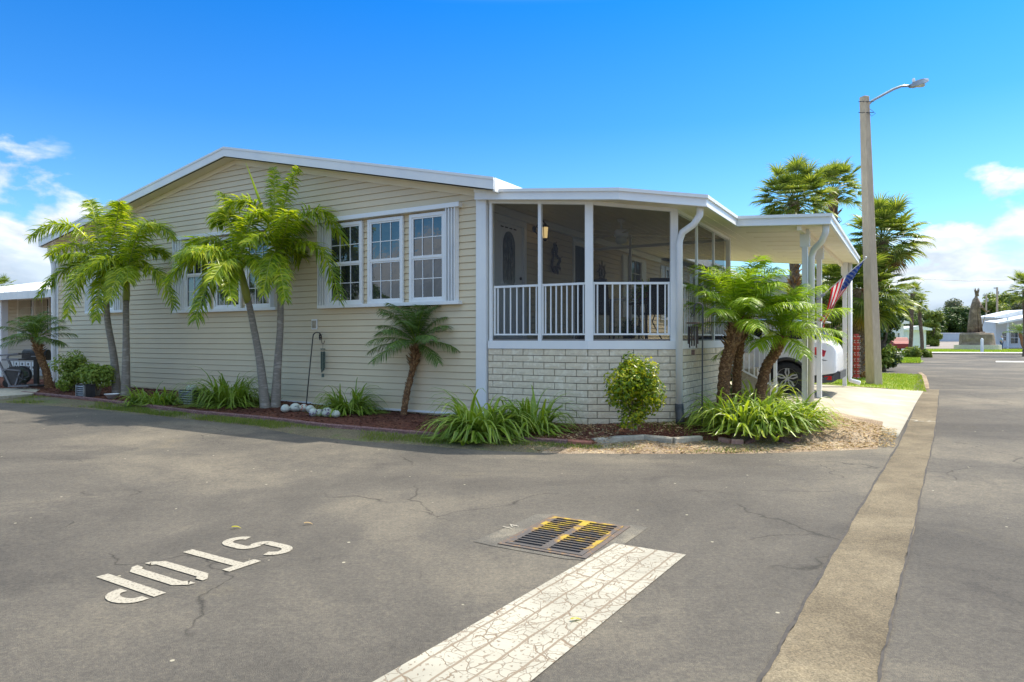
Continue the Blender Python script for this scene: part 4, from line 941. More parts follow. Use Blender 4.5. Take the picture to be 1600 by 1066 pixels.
b.tube([a, a.lerp(e, .4), a.lerp(e, .75), e], [.022, .026, .014, .002], 6); b.tube([top, a.lerp(top, .3), a], [.02, .02, .02], 6); b.build('spear_leaf', 'adonidia', mt)

def date_palm(label, base_px, path_px, cpx, rpx, nf, mat='date_leaf', ll=.30, flen=1.0, tmat='palm_trunk_brown', r0=.075, dY=0, group=None, boots=True, seed=1, lowest=-.5, base=None, nleaf=46, lw=.011):
    """pygmy date palm: shaggy brown trunk and a round head of fine feather leaves"""
    global R
    R = random.Random(seed)
    p0 = base if base is not None else ground_at(*base_px); Y = p0.y
    t = thing('pygmy_date_palm', label, 'palm tree', tuple(p0), 0, group)
    tp = [Vector((0, 0, -.06))]+[W(x, y, Y+dY*(i+1)/(len(path_px)+1))-p0 for i, (x, y) in enumerate(path_px)]+[W(cpx[0], cpx[1], Y+dY)-p0]
    b = MB(); n = len(tp)-1                                  # old leaf bases
    for i in range(210 if boots else 90):
        f = R.uniform(.08, 1)**(.7 if boots else 1.); ff = f*n; j = min(n-1, int(ff)); q = tp[j].lerp(tp[j+1], ff-j); a = R.uniform(0, 6.28)
        d = Vector((math.cos(a), math.sin(a), .0)); u = (d+UP*R.uniform(.5, 1.3)).normalized(); L = R.uniform(.02, .05)*(1 if f < .7 else 3.2 if boots else 1.4)
        s_ = d.cross(UP); w = R.uniform(.012, .022)*(1 if f < .7 else 1.5); c = q+d*r0*.85; e = c+u*L
        b.add([c-s_*w, c+s_*w, c-UP*.03+d*.006, e-s_*w*.4, e+s_*w*.4], [(0, 1, 4, 3), (1, 2, 4), (2, 0, 3), (2, 3, 4)])
    trunk(tp, [r0*1.25, r0, r0*.95, r0*1.05, r0*1.25], 14, mat=tmat, par=t, rough=.16, ringn=34, extra=(b, 'boot_fibre'))
    top = tp[-1]; b = MB(); ln = rpx/F*Y
    for i in range(nf):
        a = i*2.399+R.uniform(-.25, .25); e = 1.48-(1.48-lowest)*(i/nf)**1.05+R.uniform(-.12, .12)
        h = Vector((math.cos(a), math.sin(a), 0)); L = ln*R.uniform(.85, 1.1)*flen
        mid = top+(h*math.cos(e)+UP*math.sin(e))*L*.62+UP*L*.10; tip = top+h*L*(.30+.72*math.cos(e))+UP*(math.sin(e)*L*.95-L*.14)
        frond(b, bez(top.copy(), mid, tip, 12), ll*R.uniform(.9, 1.1), lw, nleaf, fold=.22, droop=1.0, start=.14, rib=.008, tips=.35, jitter=.18, fwd=.9)
    b.build('crown', [mat, 'date_leaf_bright'], t)
    return t
date_palm('small dark green pygmy date palm with a leaning brown trunk below the reflecting windows', (630, 648), [(636, 612), (645, 575)], (651, 536), 80, 34, seed=3, r0=.052, ll=.28, lowest=-.35, nleaf=66, lw=.010)
date_palm('little pygmy date palm with a curved trunk beside the neighbour porch post', (78, 606), [(72, 580), (62, 555)], (57, 530), 50, 22, seed=4, r0=.085, ll=.30, lowest=-.2, nleaf=40, lw=.014)
g3 = 'sunlit date palms beside the drive'
base3 = lambda px, py, Y: Vector(((px-800)/F*Y, Y, .33))
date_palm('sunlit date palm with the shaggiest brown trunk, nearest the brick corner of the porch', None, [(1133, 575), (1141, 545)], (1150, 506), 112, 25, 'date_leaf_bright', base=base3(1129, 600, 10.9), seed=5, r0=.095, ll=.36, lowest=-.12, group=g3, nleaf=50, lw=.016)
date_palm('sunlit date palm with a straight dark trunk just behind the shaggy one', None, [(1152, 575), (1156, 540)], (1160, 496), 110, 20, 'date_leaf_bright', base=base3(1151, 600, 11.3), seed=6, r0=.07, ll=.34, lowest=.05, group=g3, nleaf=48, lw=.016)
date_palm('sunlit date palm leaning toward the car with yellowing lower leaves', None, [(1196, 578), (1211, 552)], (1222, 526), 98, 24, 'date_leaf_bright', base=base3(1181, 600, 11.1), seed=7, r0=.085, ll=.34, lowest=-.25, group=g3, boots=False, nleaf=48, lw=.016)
R = random.Random(11)

def strap_clump(label, px, py, wpx, hpx, n, green='strap_green', edge='strap_edge', bladew=.035, seed=1, dep=.45, group='variegated strap leaved clumps in the bed', p=None, name='strap_leaf_plant'):
    r = random.Random(seed); p0 = p if p is not None else ground_at(px, py); Y = p0.y; W_ = wpx/F*Y; Hh = hpx/F*Y
    t = thing(name, label, 'plant', tuple(p0), 0, group); b = MB()
    for i in range(n):
        cx, cy = r.uniform(-1, 1)*W_*.27, r.uniform(-1, 1)*W_*.27*dep; a = math.atan2(cy, cx)+r.uniform(-1.4, 1.4); e = r.uniform(.4, 1.4)
        h = Vector((math.cos(a), math.sin(a)*.9, 0)); L = Hh*r.uniform(.85, 1.5); d = h*math.cos(e)+UP*math.sin(e)
        w = bladew*r.uniform(1.0, 1.7); c = Vector((cx, cy, 0)); S = d.cross(UP).normalized(); vs = []; K = 7; dr = r.uniform(2.0, 4.2)*(1.25-e*.25)
        for k in range(K+1):
            tt = k/K; ww = w*(.75 if k == 0 else 1 if tt < .55 else max(.04, 1.9*(1-tt)**.9*.62+.0)); sg = S*ww*.5; up = UP*.18*ww
            if c.z < .015 and k > 3: c.z = .015
            vs += [c-sg+up, c-sg*.62+up*.3, c+sg*.62+up*.3, c+sg+up]
            d = (d+Vector((0, 0, -1))*dr/K*(.4+1.5*tt)).normalized(); c = c+d*L/K
        o = len(b.v); b.v += [tuple(q) for q in vs]
        for k in range(K):
            for j in range(3): b.f.append((o+k*4+j, o+k*4+j+1, o+(k+1)*4+j+1, o+(k+1)*4+j)); b.m.append(1 if j != 1 else 0)
    b.build('leaves', [green, edge], t); return t
strap_clump('low loose clump of strap leaves at the foot of the upright palm', 240, 632, 105, 34, 200, seed=1, bladew=.032)
strap_clump('tall arching clump of strap leaves between the louvered box and the leaning palms', 357, 634, 84, 64, 330, seed=2, bladew=.028)
strap_clump('rounded clump of strap leaves behind the white painted stones', 544, 646, 70, 54, 300, seed=3, bladew=.026)
strap_clump('biggest spread of light edged strap leaves at the white corner trim', 752, 682, 96, 84, 290, seed=4, bladew=.042, dep=.6)
strap_clump('light edged strap leaf clump spilling in front of the pale block wall', 832, 674, 80, 72, 150, seed=5, bladew=.038, dep=.6)
gg = 'sunlit strap leaved clumps at the drive corner'
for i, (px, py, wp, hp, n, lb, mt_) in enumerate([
    (1128, 662, 80, 60, 170, 'sunlit strap leaf clump leaning over the black hook stand', 'strap_sunlit'),
    (1165, 670, 100, 72, 240, 'sunlit strap leaf clump under the shaggy date palm trunk', 'strap_sunlit'),
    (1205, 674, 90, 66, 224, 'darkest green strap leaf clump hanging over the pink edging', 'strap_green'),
    (1244, 662, 80, 58, 224, 'yellow green strap leaf clump in front of the carport post', 'strap_sunlit'),
    (1185, 640, 100, 60, 192, 'strap leaf clump between the date palm trunks and the car', 'strap_sunlit')]):
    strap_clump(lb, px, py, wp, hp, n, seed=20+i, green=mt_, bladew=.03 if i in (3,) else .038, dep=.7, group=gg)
# small agave
p0 = ground_at(428, 634); t = thing('agave', 'small upright green succulent at the foot of the taller palm', 'plant', tuple(p0)); b = MB(); r = random.Random(4)
for i in range(13):
    a = i*2.4; e = 1.5-.09*i; leaf_strip(b, (0, 0, 0), Vector((math.cos(a)*math.cos(e), math.sin(a)*math.cos(e), math.sin(e))), .26, .06, .1, 4, fold=.25)
b.build('leaves', 'date_leaf', t)
def bush(name, label, px, py, wpx, hpx, n, mat, ls, stems=9, seed=1, bare=.1, lumps=10, p=None, cat='shrub', smat='stem_pale', flat=.8, group=None, stemtop=.8):
    """leafy shrub: a crown of single leaves in lumps over thin stems"""
    r = random.Random(seed); p0 = p if p is not None else ground_at(px, py); Y = p0.y; A = wpx/F*Y/2; B = hpx/F*Y
    t = thing(name, label, cat, tuple(p0), 0, group); b = MB(); L = []
    for i in range(lumps):
        a = r.uniform(0, 6.28); q = r.uniform(.15, .72); z = r.uniform(bare+.12, .9); rr = math.sqrt(max(.1, 1-((z-.5)*1.6)**2)); L.append((Vector((math.cos(a)*A*q*rr, math.sin(a)*A*q*rr*flat, z*B)), r.uniform(.32, .5)*A))
    for i in range(n):
        c, rad = r.choice(L); d = Vector((r.gauss(0, 1), r.gauss(0, 1), r.gauss(0, 1))).normalized(); q = c+d*rad*r.uniform(.55, 1.05)
        if q.z < .02: q.z = r.uniform(.02, .12)
        nrm = (d+Vector((r.uniform(-.7, .7), r.uniform(-.7, .7), r.uniform(-.2, .9)))).normalized(); x = nrm.cross(Vector((r.uniform(-1, 1), r.uniform(-1, 1), r.uniform(-1, 1)))).normalized(); y = nrm.cross(x); s_ = ls*r.uniform(.6, 1.25)
        b.add([q-x*s_*.5, q+y*s_*.27+nrm*s_*.08, q+x*s_*.5, q-y*s_*.27+nrm*s_*.08], [(0, 1, 2, 3)])
    b.build('foliage', mat, t); b = MB()
    for i in range(stems):
        a = r.uniform(0, 6.28); c, _ = r.choice(L); s0 = Vector((math.cos(a)*A*.12, math.sin(a)*A*.12, -.03)); b.tube([s0, s0.lerp(c, .5)+Vector((r.uniform(-1, 1), r.uniform(-1, 1), 0))*A*.1, c*stemtop], [.012, .009, .005], 5)
    b.build('stems', smat, t); return t
bush('croton_bush', 'rounded green and yellow leaved bush against the pale block wall', 990, 668, 94, 112, 8000, 'bush_leaf', .058, seed=3, lumps=26, bare=.02, p=Vector((1.74, 9.72, .22)), stems=14)
bush('garden_shrub', 'taller loose green shrub at the white corner post of the house', 112, 611, 62, 56, 2600, 'shrub_leaf', .075, seed=5, lumps=14, bare=.1)
bush('garden_shrub', 'lower pale stemmed shrub spreading over the louvered box', 150, 618, 62, 44, 1900, 'shrub_leaf', .085, seed=6, lumps=12, bare=.35)

# ---------------------------------------------------------------- fan palms
def fan(b, p, d, size, n=26, arc=2.5, mi=0, droop=.5, wd=.05, pet=.9, r=R):
    """petiole and a costapalmate blade"""
    d = d.normalized(); S = d.cross(UP)
    if S.length < .2: S = Vector((1, 0, 0))
    S.normalize(); Nn = S.cross(d)
    q = p+d*size*pet+UP*-.06*size; b.tube([p, p.lerp(q, .5)+UP*.05*size, q], [.02*size, .014*size, .012*size], 4, 2, caps=False)
    for i in range(n):
        a = -arc/2+arc*i/(n-1); dd = (d*math.cos(a)+S*math.sin(a)+Nn*(.28*abs(math.sin(a))+r.uniform(-.06, .06))).normalized()
        L = size*(1.0-.22*abs(a)/arc)*r.uniform(.88, 1.05); w = wd*size; c = q.copy(); vs = []; sd = dd.cross(Nn).normalized()
        for k in range(5):
            ww = w*(.25, .95, .8, .4, .03)[k]*.5; tw = Nn*ww*(.5 if i % 2 else -.5); vs += [c-sd*ww+tw, c+sd*ww-tw]
            c = c+dd*L/4; dd = (dd+Vector((0, 0, -1))*droop*(.1, .25, .6, 1)[k if k < 4 else 3]*.6).normalized()
        b.add(vs, [(0, 1, 3, 2), (2, 3, 5, 4), (4, 5, 7, 6), (6, 7, 9, 8)], mi)
def sabal(label, cx, cy, Y, size, n, trunk_px=None, seed=1, tr=.16, dead=0, low=-.9, gz_=None, boots=True, cat='palm tree', group='fan palms behind the carport', yellow=0, rx=1.0, seg=30, wd=.05):
    n = int(n*1.15)
    r = random.Random(seed); top = W(cx, cy, Y); bx, by = (trunk_px or (cx, 0)); gx = (bx-800)/F*Y; gz_ = .25 if gz_ is None else gz_
    p0 = Vector((gx, Y, gz_)); t = thing('sabal_palm', label, cat, tuple(p0), 0, group); tp = top-p0
    b = MB()
    for i in range(n):
        a = i*2.399+r.uniform(-.3, .3); e = 1.45-(1.45-low)*(i/n)**.85; d = Vector((math.cos(a)*math.cos(e)*rx, math.sin(a)*math.cos(e), math.sin(e)))
        fan(b, tp+d*.1, d, size*r.uniform(.56, .74), seg, 3.6, 1 if (yellow and i > n-yellow) else 0, droop=1.35+.7*(i/n), r=r, wd=wd*1.3, pet=r.uniform(.7, 1.5))
    b.build('crown', ['sabal_leaf', 'sabal_yellow', 'sabal_leaf'], t)
    if dead:
        b = MB()
        for i in range(dead):
            a = r.uniform(0, 6.28); d = Vector((math.cos(a)*.5, math.sin(a)*.5, -1)); fan(b, tp-UP*.15*size+Vector((d.x, d.y, 0))*.2, d, size*.8, 16, 1.6, 0, droop=.8, pet=.5, r=r, wd=.07)
        b.build('dead_skirt', 'sabal_dead', t)
    b = MB()
    for i in range(90 if boots else 0):
        z = r.uniform(.1, .97); a = r.uniform(0, 6.28); q = tp*z; d = Vector((math.cos(a), math.sin(a), .9)); c = q+Vector((d.x, d.y, 0))*tr*.9; b.bar(c, c+d*r.uniform(.08, .22), .06, .02)
    trunk([Vector((0, 0, -.1)), tp*.33+Vector((.05, 0, 0)), tp*.66, tp], [tr*1.15, tr, tr, tr*1.1], 10, mat='sabal_trunk', par=t, rough=.06, extra=(b, 'boot_fibre') if boots else None)
    return t
sabal('big full fan palm crown rising over the flat carport roof', 1241, 314, 23, .96, 64, seed=2, low=-.75, group=None)
sabal('thinner fan palm crown just beyond the big one over the carport', 1302, 296, 27, .92, 40, seed=3, low=-.7)
sabal('fan palm with brown dead leaves hanging beside the concrete lamp post', 1380, 374, 22, .98, 56, (1341, 0), seed=4, dead=7, low=-.8, yellow=5)
sabal('wide drooping fan palm behind the lamp post with a thick rough trunk', 1345, 452, 21.5, 1.08, 56, (1334, 0), seed=5, low=-1.2, tr=.26, yellow=3)
sabal('low drooping fan palm with yellow leaves by the small white cottage', 1372, 470, 30, .98, 40, seed=6, low=-1.3, tr=.2, yellow=8, boots=False)
sabal('fan palm filling the gap under the carport roof', 1290, 455, 24, 1.1, 30, seed=7, low=-1.1, boots=False)
sabal('slim distant fan palm standing alone before the pale wall', 1426, 458, 48, .70, 34, (1421, 0), seed=8, low=-1.2, tr=.13, boots=False, group='distant fan palms')
sabal('slim distant fan palm close behind the lone one', 1436, 474, 52, .66, 30, (1441, 0), seed=9, low=-1.2, tr=.13, boots=False, group='distant fan palms')
sabal('fan palm at the edge of the picture behind the blue white house', 1604, 452, 50, 1.05, 34, seed=10, low=-1.0, tr=.25, boots=False, group='distant fan palms')
sabal('far fan palm top showing over the neighbour metal roof', 4, 450, 55, .85, 24, seed=12, low=-.7, tr=.25, boots=False, group='distant fan palms', seg=16)
# ---------------------------------------------------------------- broadleaf trees in the distance
def tree(label, px, base_py, top_py, wpx, Y, mat, seed, n=2600, group='trees closing the view', ls=None, name='broadleaf_tree', bare=.12):
    r = random.Random(seed); X_ = (px-800)/F*Y; g0 = .2; Ht = (HOR-top_py)/F*Y+EYE-g0; A = wpx/F*Y/2; ls = ls or .022*Y/3
    t = thing(name, label, 'tree', (X_, Y, g0), 0, group); b = MB(); L = []
    for i in range(22):
        a = r.uniform(0, 6.28); z = r.uniform(bare+.1, .9); rr = math.sqrt(max(.15, 1-((z-.52)*1.7)**2)); q = r.uniform(.2, .85); L.append((Vector((math.cos(a)*A*q*rr, math.sin(a)*A*q*rr, z*Ht)), r.uniform(.2, .38)*A))
    for i in range(n):
        c, rad = r.choice(L); d = Vector((r.gauss(0, 1), r.gauss(0, 1), r.gauss(0, .8))).normalized(); q = c+d*rad*r.uniform(.6, 1.12); q.z = max(.1, min(Ht*1.02, q.z))
        nrm = (d+Vector((r.uniform(-.8, .8), r.uniform(-.8, .8), r.uniform(-.2, 1)))).normalized(); x = nrm.cross(Vector((r.uniform(-1, 1), r.uniform(-1, 1), r.uniform(-1, 1)))).normalized(); y = nrm.cross(x); s_ = ls*r.uniform(.6, 1.3)
        b.add([q-x*s_*.5, q+y*s_*.32, q+x*s_*.5, q-y*s_*.32], [(0, 1, 2, 3)])
    b.build('crown', mat, t); b = MB(); b.tube([(0, 0, -.1), (.1, 0, Ht*.3), (-.1, .1, Ht*.55)], [.22, .17, .1], 8)
    for c, _ in L[:9]: b.tube([(0, 0, Ht*.28), c*.6, c], [.09, .06, .02], 5)
    b.build('trunk', 'bark', t); return t
TL_ = 0
TL = [('dark green tree over the near end of the pale wall', 1456, 487, 50, 'tree_leaf', 121), ('dense dark tree standing behind the pale wall', 1486, 484, 60, 'tree_leaf', 124), ('greyish bare topped tree behind the pale wall', 1502, 470, 56, 'tree_leaf_grey', 132), ('green tree just behind the statue cloak', 1526, 482, 56, 'tree_leaf', 122), ('bright yellow green tree behind the outstretched statue arm', 1550, 468, 46, 'tree_leaf_light', 120),
      ('tall tree with a rounded light green top beyond the utility poles', 1566, 457, 50, 'tree_leaf_light', 136), ('broad grey green tree behind the blue white house', 1586, 468, 66, 'tree_leaf_grey', 126), ('last broad tree by the edge of the picture', 1620, 470, 64, 'tree_leaf', 128), ('leafy tree above the cottage roof', 1404, 452, 60, 'tree_leaf', 88), ('broad green tree between the slim fan palms and the wall', 1436, 490, 50, 'tree_leaf', 118), ('light green tree beside the slim fan palms', 1455, 486, 34, 'tree_leaf_light', 98)]
for i, (lb, px, ty, wp, mt_, Y) in enumerate(TL): tree(lb, px, 0, ty-2, wp*(1.35 if Y > 110 else 1), Y, mt_, 40+i, n=9000, ls=.0034*Y, bare=.0)
# greenery seen under the carport roof
for i, (lb, px, ty, wp, Y, mt_) in enumerate([('dark shrubbery tree seen through the carport opening', 1262, 428, 70, 27, 'tree_leaf'), ('reddish tinged tree behind the carport posts', 1312, 425, 60, 28, 'tree_leaf'), ('leafy mass between carport and rough palm trunk', 1300, 470, 90, 25, 'tree_leaf'), ('tangle of foliage behind the lamp post', 1375, 455, 80, 27, 'tree_leaf')]):
    tree(lb, px, 0, ty, wp, Y, mt_, 60+i, n=5500, ls=.15, group='greenery beyond the carport', bare=.0)
bush('garden_shrub', 'light green shrub with pale leaves beside the lamp post foot', 1382, 566, 40, 44, 900, 'shrub_leaf', .16, seed=9, p=Vector((14.6, 26.5, .22)), lumps=10)
bush('flower_shrub', 'bright green clipped bush by the white posts far down the lane', 1447, 546, 18, 14, 900, 'tree_leaf_light', .22, seed=12, p=Vector((28.7, 47, .2)), lumps=12, bare=0)
bush('flower_shrub', 'yellow green bushes in front of the distant cottage porch', 1424, 546, 30, 14, 900, 'tree_leaf_light', .22, seed=13, p=Vector((27.7, 47, .2)), lumps=12, bare=0)

# ---------------------------------------------------------------- grass blades, mulch chips and litter (nobody could count them)
def pts_in(fn, n, r):
    out_ = []
    while len(out_) < n:
        q = fn(r)
        if q: out_.append(q)
    return out_
def blades(name, mat, pts, h, w, r, kind='stuff'):
    b = MB()
    for p in pts:
        a = r.uniform(0, 6.28); hh = h*r.uniform(.5, 1.3); d = Vector((r.uniform(-.5, .5), r.uniform(-.5, .5), 1))*hh; s = Vector((math.cos(a), math.sin(a), 0))*w; p = Vector(p)
        b.v += [tuple(p-s), tuple(p+s), tuple(p+d*.6+s*.6), tuple(p+d)]; o = len(b.v)-4; b.f += [(o, o+1, o+2, o+3)]; b.m += [0]
    o = b.build(name, mat); o['kind'] = kind; return o
r = random.Random(5)
def nz(x, y, s): return math.sin(x*s*1.3+1.7*math.sin(y*s*.9))+math.sin(y*s*1.7-x*s*.6+2)
def f_(r):
    u = r.uniform(-14.5, 4.6); vr = interp(RE, u); vk = interp(KE, u) if u < 2.6 else .9
    v = r.uniform(vr+.02, vk-.03)
    if v >= vk-.03: return None
    e = nz(u, v*2, 1.4)+nz(u, v, 4.2)*.5; lim = .3 if u > 0 else (-.5 if -8 < u < -3 else .25)
    if e < lim+r.uniform(-.5, .7): return None
    x, y = xy(u, v); return (x, y, yard_z(u, v)-.003)
blades('verge_grass', 'grass_blade', pts_in(f_, 17000, r), .045, .0035, r)
def f_(r):
    u = r.uniform(-4, 6.5); v = r.uniform(9.4, 18.2); x, y = xy(u, v); return (x, y, lawn_z(x, y)-.004)
blades('lawn_grass', 'lawn_blade', pts_in(f_, 42000, r), .05, .007, r)
def chips(name, mat, fn, n, s0, r):
    b = MB()
    for p in pts_in(fn, n, r):
        a = r.uniform(0, 6.28); s = s0*r.uniform(.5, 1.5); d = Vector((math.cos(a), math.sin(a), r.uniform(-.3, .3)))*s; e = Vector((-math.sin(a), math.cos(a), r.uniform(-.5, .5)))*s*.28; p = Vector(p)+UP*.004
        o = len(b.v); b.v += [tuple(p-d), tuple(p-e), tuple(p+d), tuple(p+e+UP*s*.2)]; b.f.append((o, o+1, o+2, o+3)); b.m.append(0)
    o = b.build(name, mat); o['kind'] = 'stuff'; return o
def f_(r):
    u = r.uniform(-14, 4); vk = interp(KE, u) if u < 2.6 else .9; v = r.uniform(vk+.05, .35 if u < 2 else 1.6)
    if v <= vk+.05: return None
    x, y = xy(u, v); return (x, y, yard_z(u, v))
chips('mulch_chips', 'chip', f_, 16000, .026, r)
def f_(r):
    u = r.uniform(1.6, 6.0); vr = interp(RE, u); v = r.uniform(vr+.03, 2.5)
    x, y = xy(u, v); return (x, y, front_z(u, v))
def front_z(u, v):
    x, y = xy(u, v); z = yard_z(u, v)
    if u > 5.0: z = H(x, y)+.01+(z-H(x, y)-.01)*max(0, 1-(u-5)/1.2)
    return z
chips('fallen_leaves', 'litter_leaf', f_, 9000, .022, r)
def f_(r):
    u = r.uniform(-.5, 3.2); vk = interp(KE, u) if u < 2.6 else .2; v = r.uniform(vk+.1, min(vk+1.0, .7)); x, y = xy(u, v); return (x, y, yard_z(u, v)+.006)
chips('fallen_leaves', 'litter_leaf', f_, 420, .028, r)
def nth(k):
    A = ['zeroth', 'first', 'second', 'third', 'fourth', 'fifth', 'sixth', 'seventh', 'eighth', 'ninth', 'tenth', 'eleventh', 'twelfth', 'thirteenth', 'fourteenth', 'fifteenth', 'sixteenth', 'seventeenth', 'eighteenth', 'nineteenth']
    T = {20: 'twentieth', 30: 'thirtieth', 40: 'fortieth', 50: 'fiftieth', 60: 'sixtieth'}; P = {2: 'twenty', 3: 'thirty', 4: 'forty', 5: 'fifty', 6: 'sixty'}
    return A[k] if k < 20 else T[k] if k % 10 == 0 else P[k//10]+' '+A[k % 10]
# ================================================================ edging, stones, boxes
def edging(name, label, p, q, wd, ht, mat, group, seed=0, curve=0):
    r = random.Random(seed); m = (p+q)/2; d = (q-p); L = math.hypot(d.x, d.y); a = math.atan2(d.y, d.x)
    b = MB(); k = 5; vs = []
    for i in range(k+1):
        x = -L/2+.004+(L-.008)*i/k; cy = curve*(1-(2*i/k-1)**2)
        for (yy, zz) in ((-wd/2, -.06), (-wd/2, ht*.8), (-wd*.3, ht), (wd*.3, ht), (wd/2, ht*.8), (wd/2, -.06)): vs.append((x+r.uniform(-.002, .002), yy+cy+r.uniform(-.003, .003), zz+r.uniform(-.003, .003)))
    fs = [(i*6+j, i*6+(j+1) % 6, (i+1)*6+(j+1) % 6, (i+1)*6+j) for i in range(k) for j in range(6)]+[tuple(range(6)), tuple(k*6+j for j in range(6))[::-1]]
    b.add(vs, fs); o = b.build(name, mat, smooth=False); fix_normals(o)
    z = max(H(m.x, m.y)+.03, 0); o.location = (m.x, m.y, z); o.rotation_euler = (r.uniform(-.03, .03), -math.atan2(q.z-p.z, L), a)
    return tag(o, label, 'edging', group)
line = [G(x, y-3, .05) for x, y in EDGE_PX]; LL = [0]
for a, c in zip(line, line[1:]): LL.append(LL[-1]+(c-a).length)
def at(s):
    for i in range(len(LL)-1):
        if s <= LL[i+1]: return line[i].lerp(line[i+1], (s-LL[i])/(LL[i+1]-LL[i]))
    return line[-1]
n = int(LL[-1]/.33); stp = LL[-1]/n
for i in range(n):
    p, q = at(i*stp), at((i+1)*stp)
    br = i >= n-2
    px_ = 800+F*p.x/p.y
    edging('edging_block', 'single brighter orange red brick ending the pink edging' if i == n-1 else '%s pink edging block along the gable bed, counted from the orange brick' % nth(n-1-i), p, q, .085, .07, 'edging_brick' if i == n-1 else 'edging_pink', None if i == n-1 else 'pink edging blocks along the mulch bed', i)
gp = [G(x, y-3, .06) for x, y in ((926, 694), (1006, 688), (1052, 693), (1095, 690))]
for i, lb in enumerate(['longest grey concrete edging piece next to the orange brick', 'middle grey concrete edging piece', 'grey concrete edging piece nearest the black hook stand']): edging('concrete_edging', lb, gp[i], gp[i+1], .10, .085, 'concrete_grey', 'grey concrete edging pieces', 90+i, curve=.02 if i != 1 else 0)
gq = [ground_at(*p, .1) for p in ((1125, 676), (1142, 679), (1162, 681), (1186, 684), (1210, 684), (1234, 679), (1258, 673), (1280, 664), (1293, 655))]
for i in range(8): edging('edging_block', '%s pink block of the drive corner edging, counted from the rubble end' % nth(i) if i else 'broken pale edging block with rubble beside the hook stand', gq[i]-UP*.03, gq[i+1]-UP*.03, .09, .07, 'edging_pink' if i > 1 else 'pink_brick', 'pink edging blocks by the drive' if i else None, 50+i)
def stone(label, px, py, rpx, mat='stone_white', sx=1, deco=None, seed=1, name='painted_stone', group='painted round stones'):
    r = random.Random(seed); p = ground_at(px, py+rpx*.85, .1); rad = rpx/F*p.y; t = thing(name, label, 'stone', (p.x, p.y, p.z+rad*.85), 0, group)
    b = MB(); n = 14; vs = []
    for i in range(1, n):
        th = math.pi*i/n
        for j in range(20):
            ph = 6.28319*j/20; q = rad*(1+.03*math.sin(3*ph+seed)+.03*math.sin(2*th*2+seed)); vs.append((q*sx*math.sin(th)*math.cos(ph), q*math.sin(th)*math.sin(ph), q*.93*math.cos(th)))
    vs += [(0, 0, rad*.93), (0, 0, -rad*.93)]; m_ = (n-1)*20
    fs = [(i*20+j, (i+1)*20+j, (i+1)*20+(j+1) % 20, i*20+(j+1) % 20) for i in range(n-2) for j in range(20)]+[(m_, j, (j+1) % 20) for j in range(20)]+[(m_+1, (n-2)*20+(j+1) % 20, (n-2)*20+j) for j in range(20)]
    b.add(vs, fs); b.build('stone_body', mat, t, smooth=True)
    if deco:
        b = MB()
        for k in range(16 if deco == 'tail_red' else 9):
            a = r.uniform(-2.6, -.5); e = r.uniform(-.5, .8); c = Vector((math.cos(a)*math.cos(e)*sx, math.sin(a)*math.cos(e), math.sin(e)*.93))*rad*1.035
            b.tube([c, c+Vector((r.uniform(-1, 1), -.1, r.uniform(-1, 1)))*rad*.22, c+Vector((r.uniform(-1, 1), -.1, r.uniform(-1, 1)))*rad*.3], rad*.09, 5)
        b.build('painted_marks', deco, t)
    return t
M_P = pm('mark_purple', (.22, .13, .26), (.15, .09, .2), 8); pm('mark_orange', (.60, .16, .07), (.5, .1, .05), 8); pm('mark_grey', (.35, .38, .33), (.25, .28, .25), 8)
for i, a in enumerate([('plain round white stone, farthest from the strap leaf clump', 445.5, 638.5, 6.8, 'stone_white', 1, None), ('widest oval white stone with faint grey marks', 461, 637, 7.2, 'stone_white', 1.25, 'mark_grey'), ('orange patterned stone amid the white ones', 474.5, 637.5, 6.4, 'stone_white', 1.05, 'mark_orange'), ('white stone half hidden behind the purple marked one', 485, 639, 6.5, 'stone_white', 1, None),
      ('white stone with purple squiggles', 490, 644.5, 7, 'stone_white', 1, 'mark_purple'), ('small white stone between the purple marked and the large one', 499, 645, 6, 'stone_white', .9, None), ('large white stone with a fine purple line, close to the strap leaves', 511, 644.5, 8, 'stone_white', 1.08, 'mark_purple'), ('smooth bluish white stone at the strap leaf end of the row', 524.5, 647, 6.5, 'stone_white', 1, None)]):
    stone(a[0], a[1], a[2], a[3], a[4], a[5], a[6], seed=i)
def louver_box(label, px, py, wpx, hpx, top=False):
    p = ground_at(px, py); w_ = wpx/F*p.y; h_ = hpx/F*p.y; t = thing('louvered_box', label, 'box', tuple(p), RZ*.8, 'grey louvered boxes in the bed')
    b = MB(); b.box(-w_/2+.012, w_/2-.012, -.10+.012, .14, 0, h_-.015); b.box(-w_/2, w_/2, -.10, .15, h_-.015, h_); b.build('box_body', 'dark_plastic', t)
    b = MB(); n = 6
    for i in range(n):
        z = h_*(i+.1)/n; b.add([(-w_/2, -.115, z), (w_/2, -.115, z), (w_/2, -.085, z+h_/n*.62), (-w_/2, -.085, z+h_/n*.62), (-w_/2, -.09, z-.008), (w_/2, -.09, z-.008)], [(0, 1, 2, 3), (4, 5, 1, 0)])
    b.box(-w_/2, -w_/2+.015, -.12, -.08, 0, h_); b.box(w_/2-.015, w_/2, -.12, -.08, 0, h_); b.build('louvers', 'galvanised', t)
    if top:
        b = MB(); b.lathe([(.0, .0), (.10, .0), (.12, .05), (.06, .09), (0, .10)], 9, (.02, .02, h_)); b.build('lid_stone', 'stone_white', t)
louver_box('grey louvered box half covered by the lower shrub', 133, 621, 19, 20); louver_box('grey louvered box with a white lump on its lid between two strap leaf clumps', 297.5, 631, 29, 22, True)
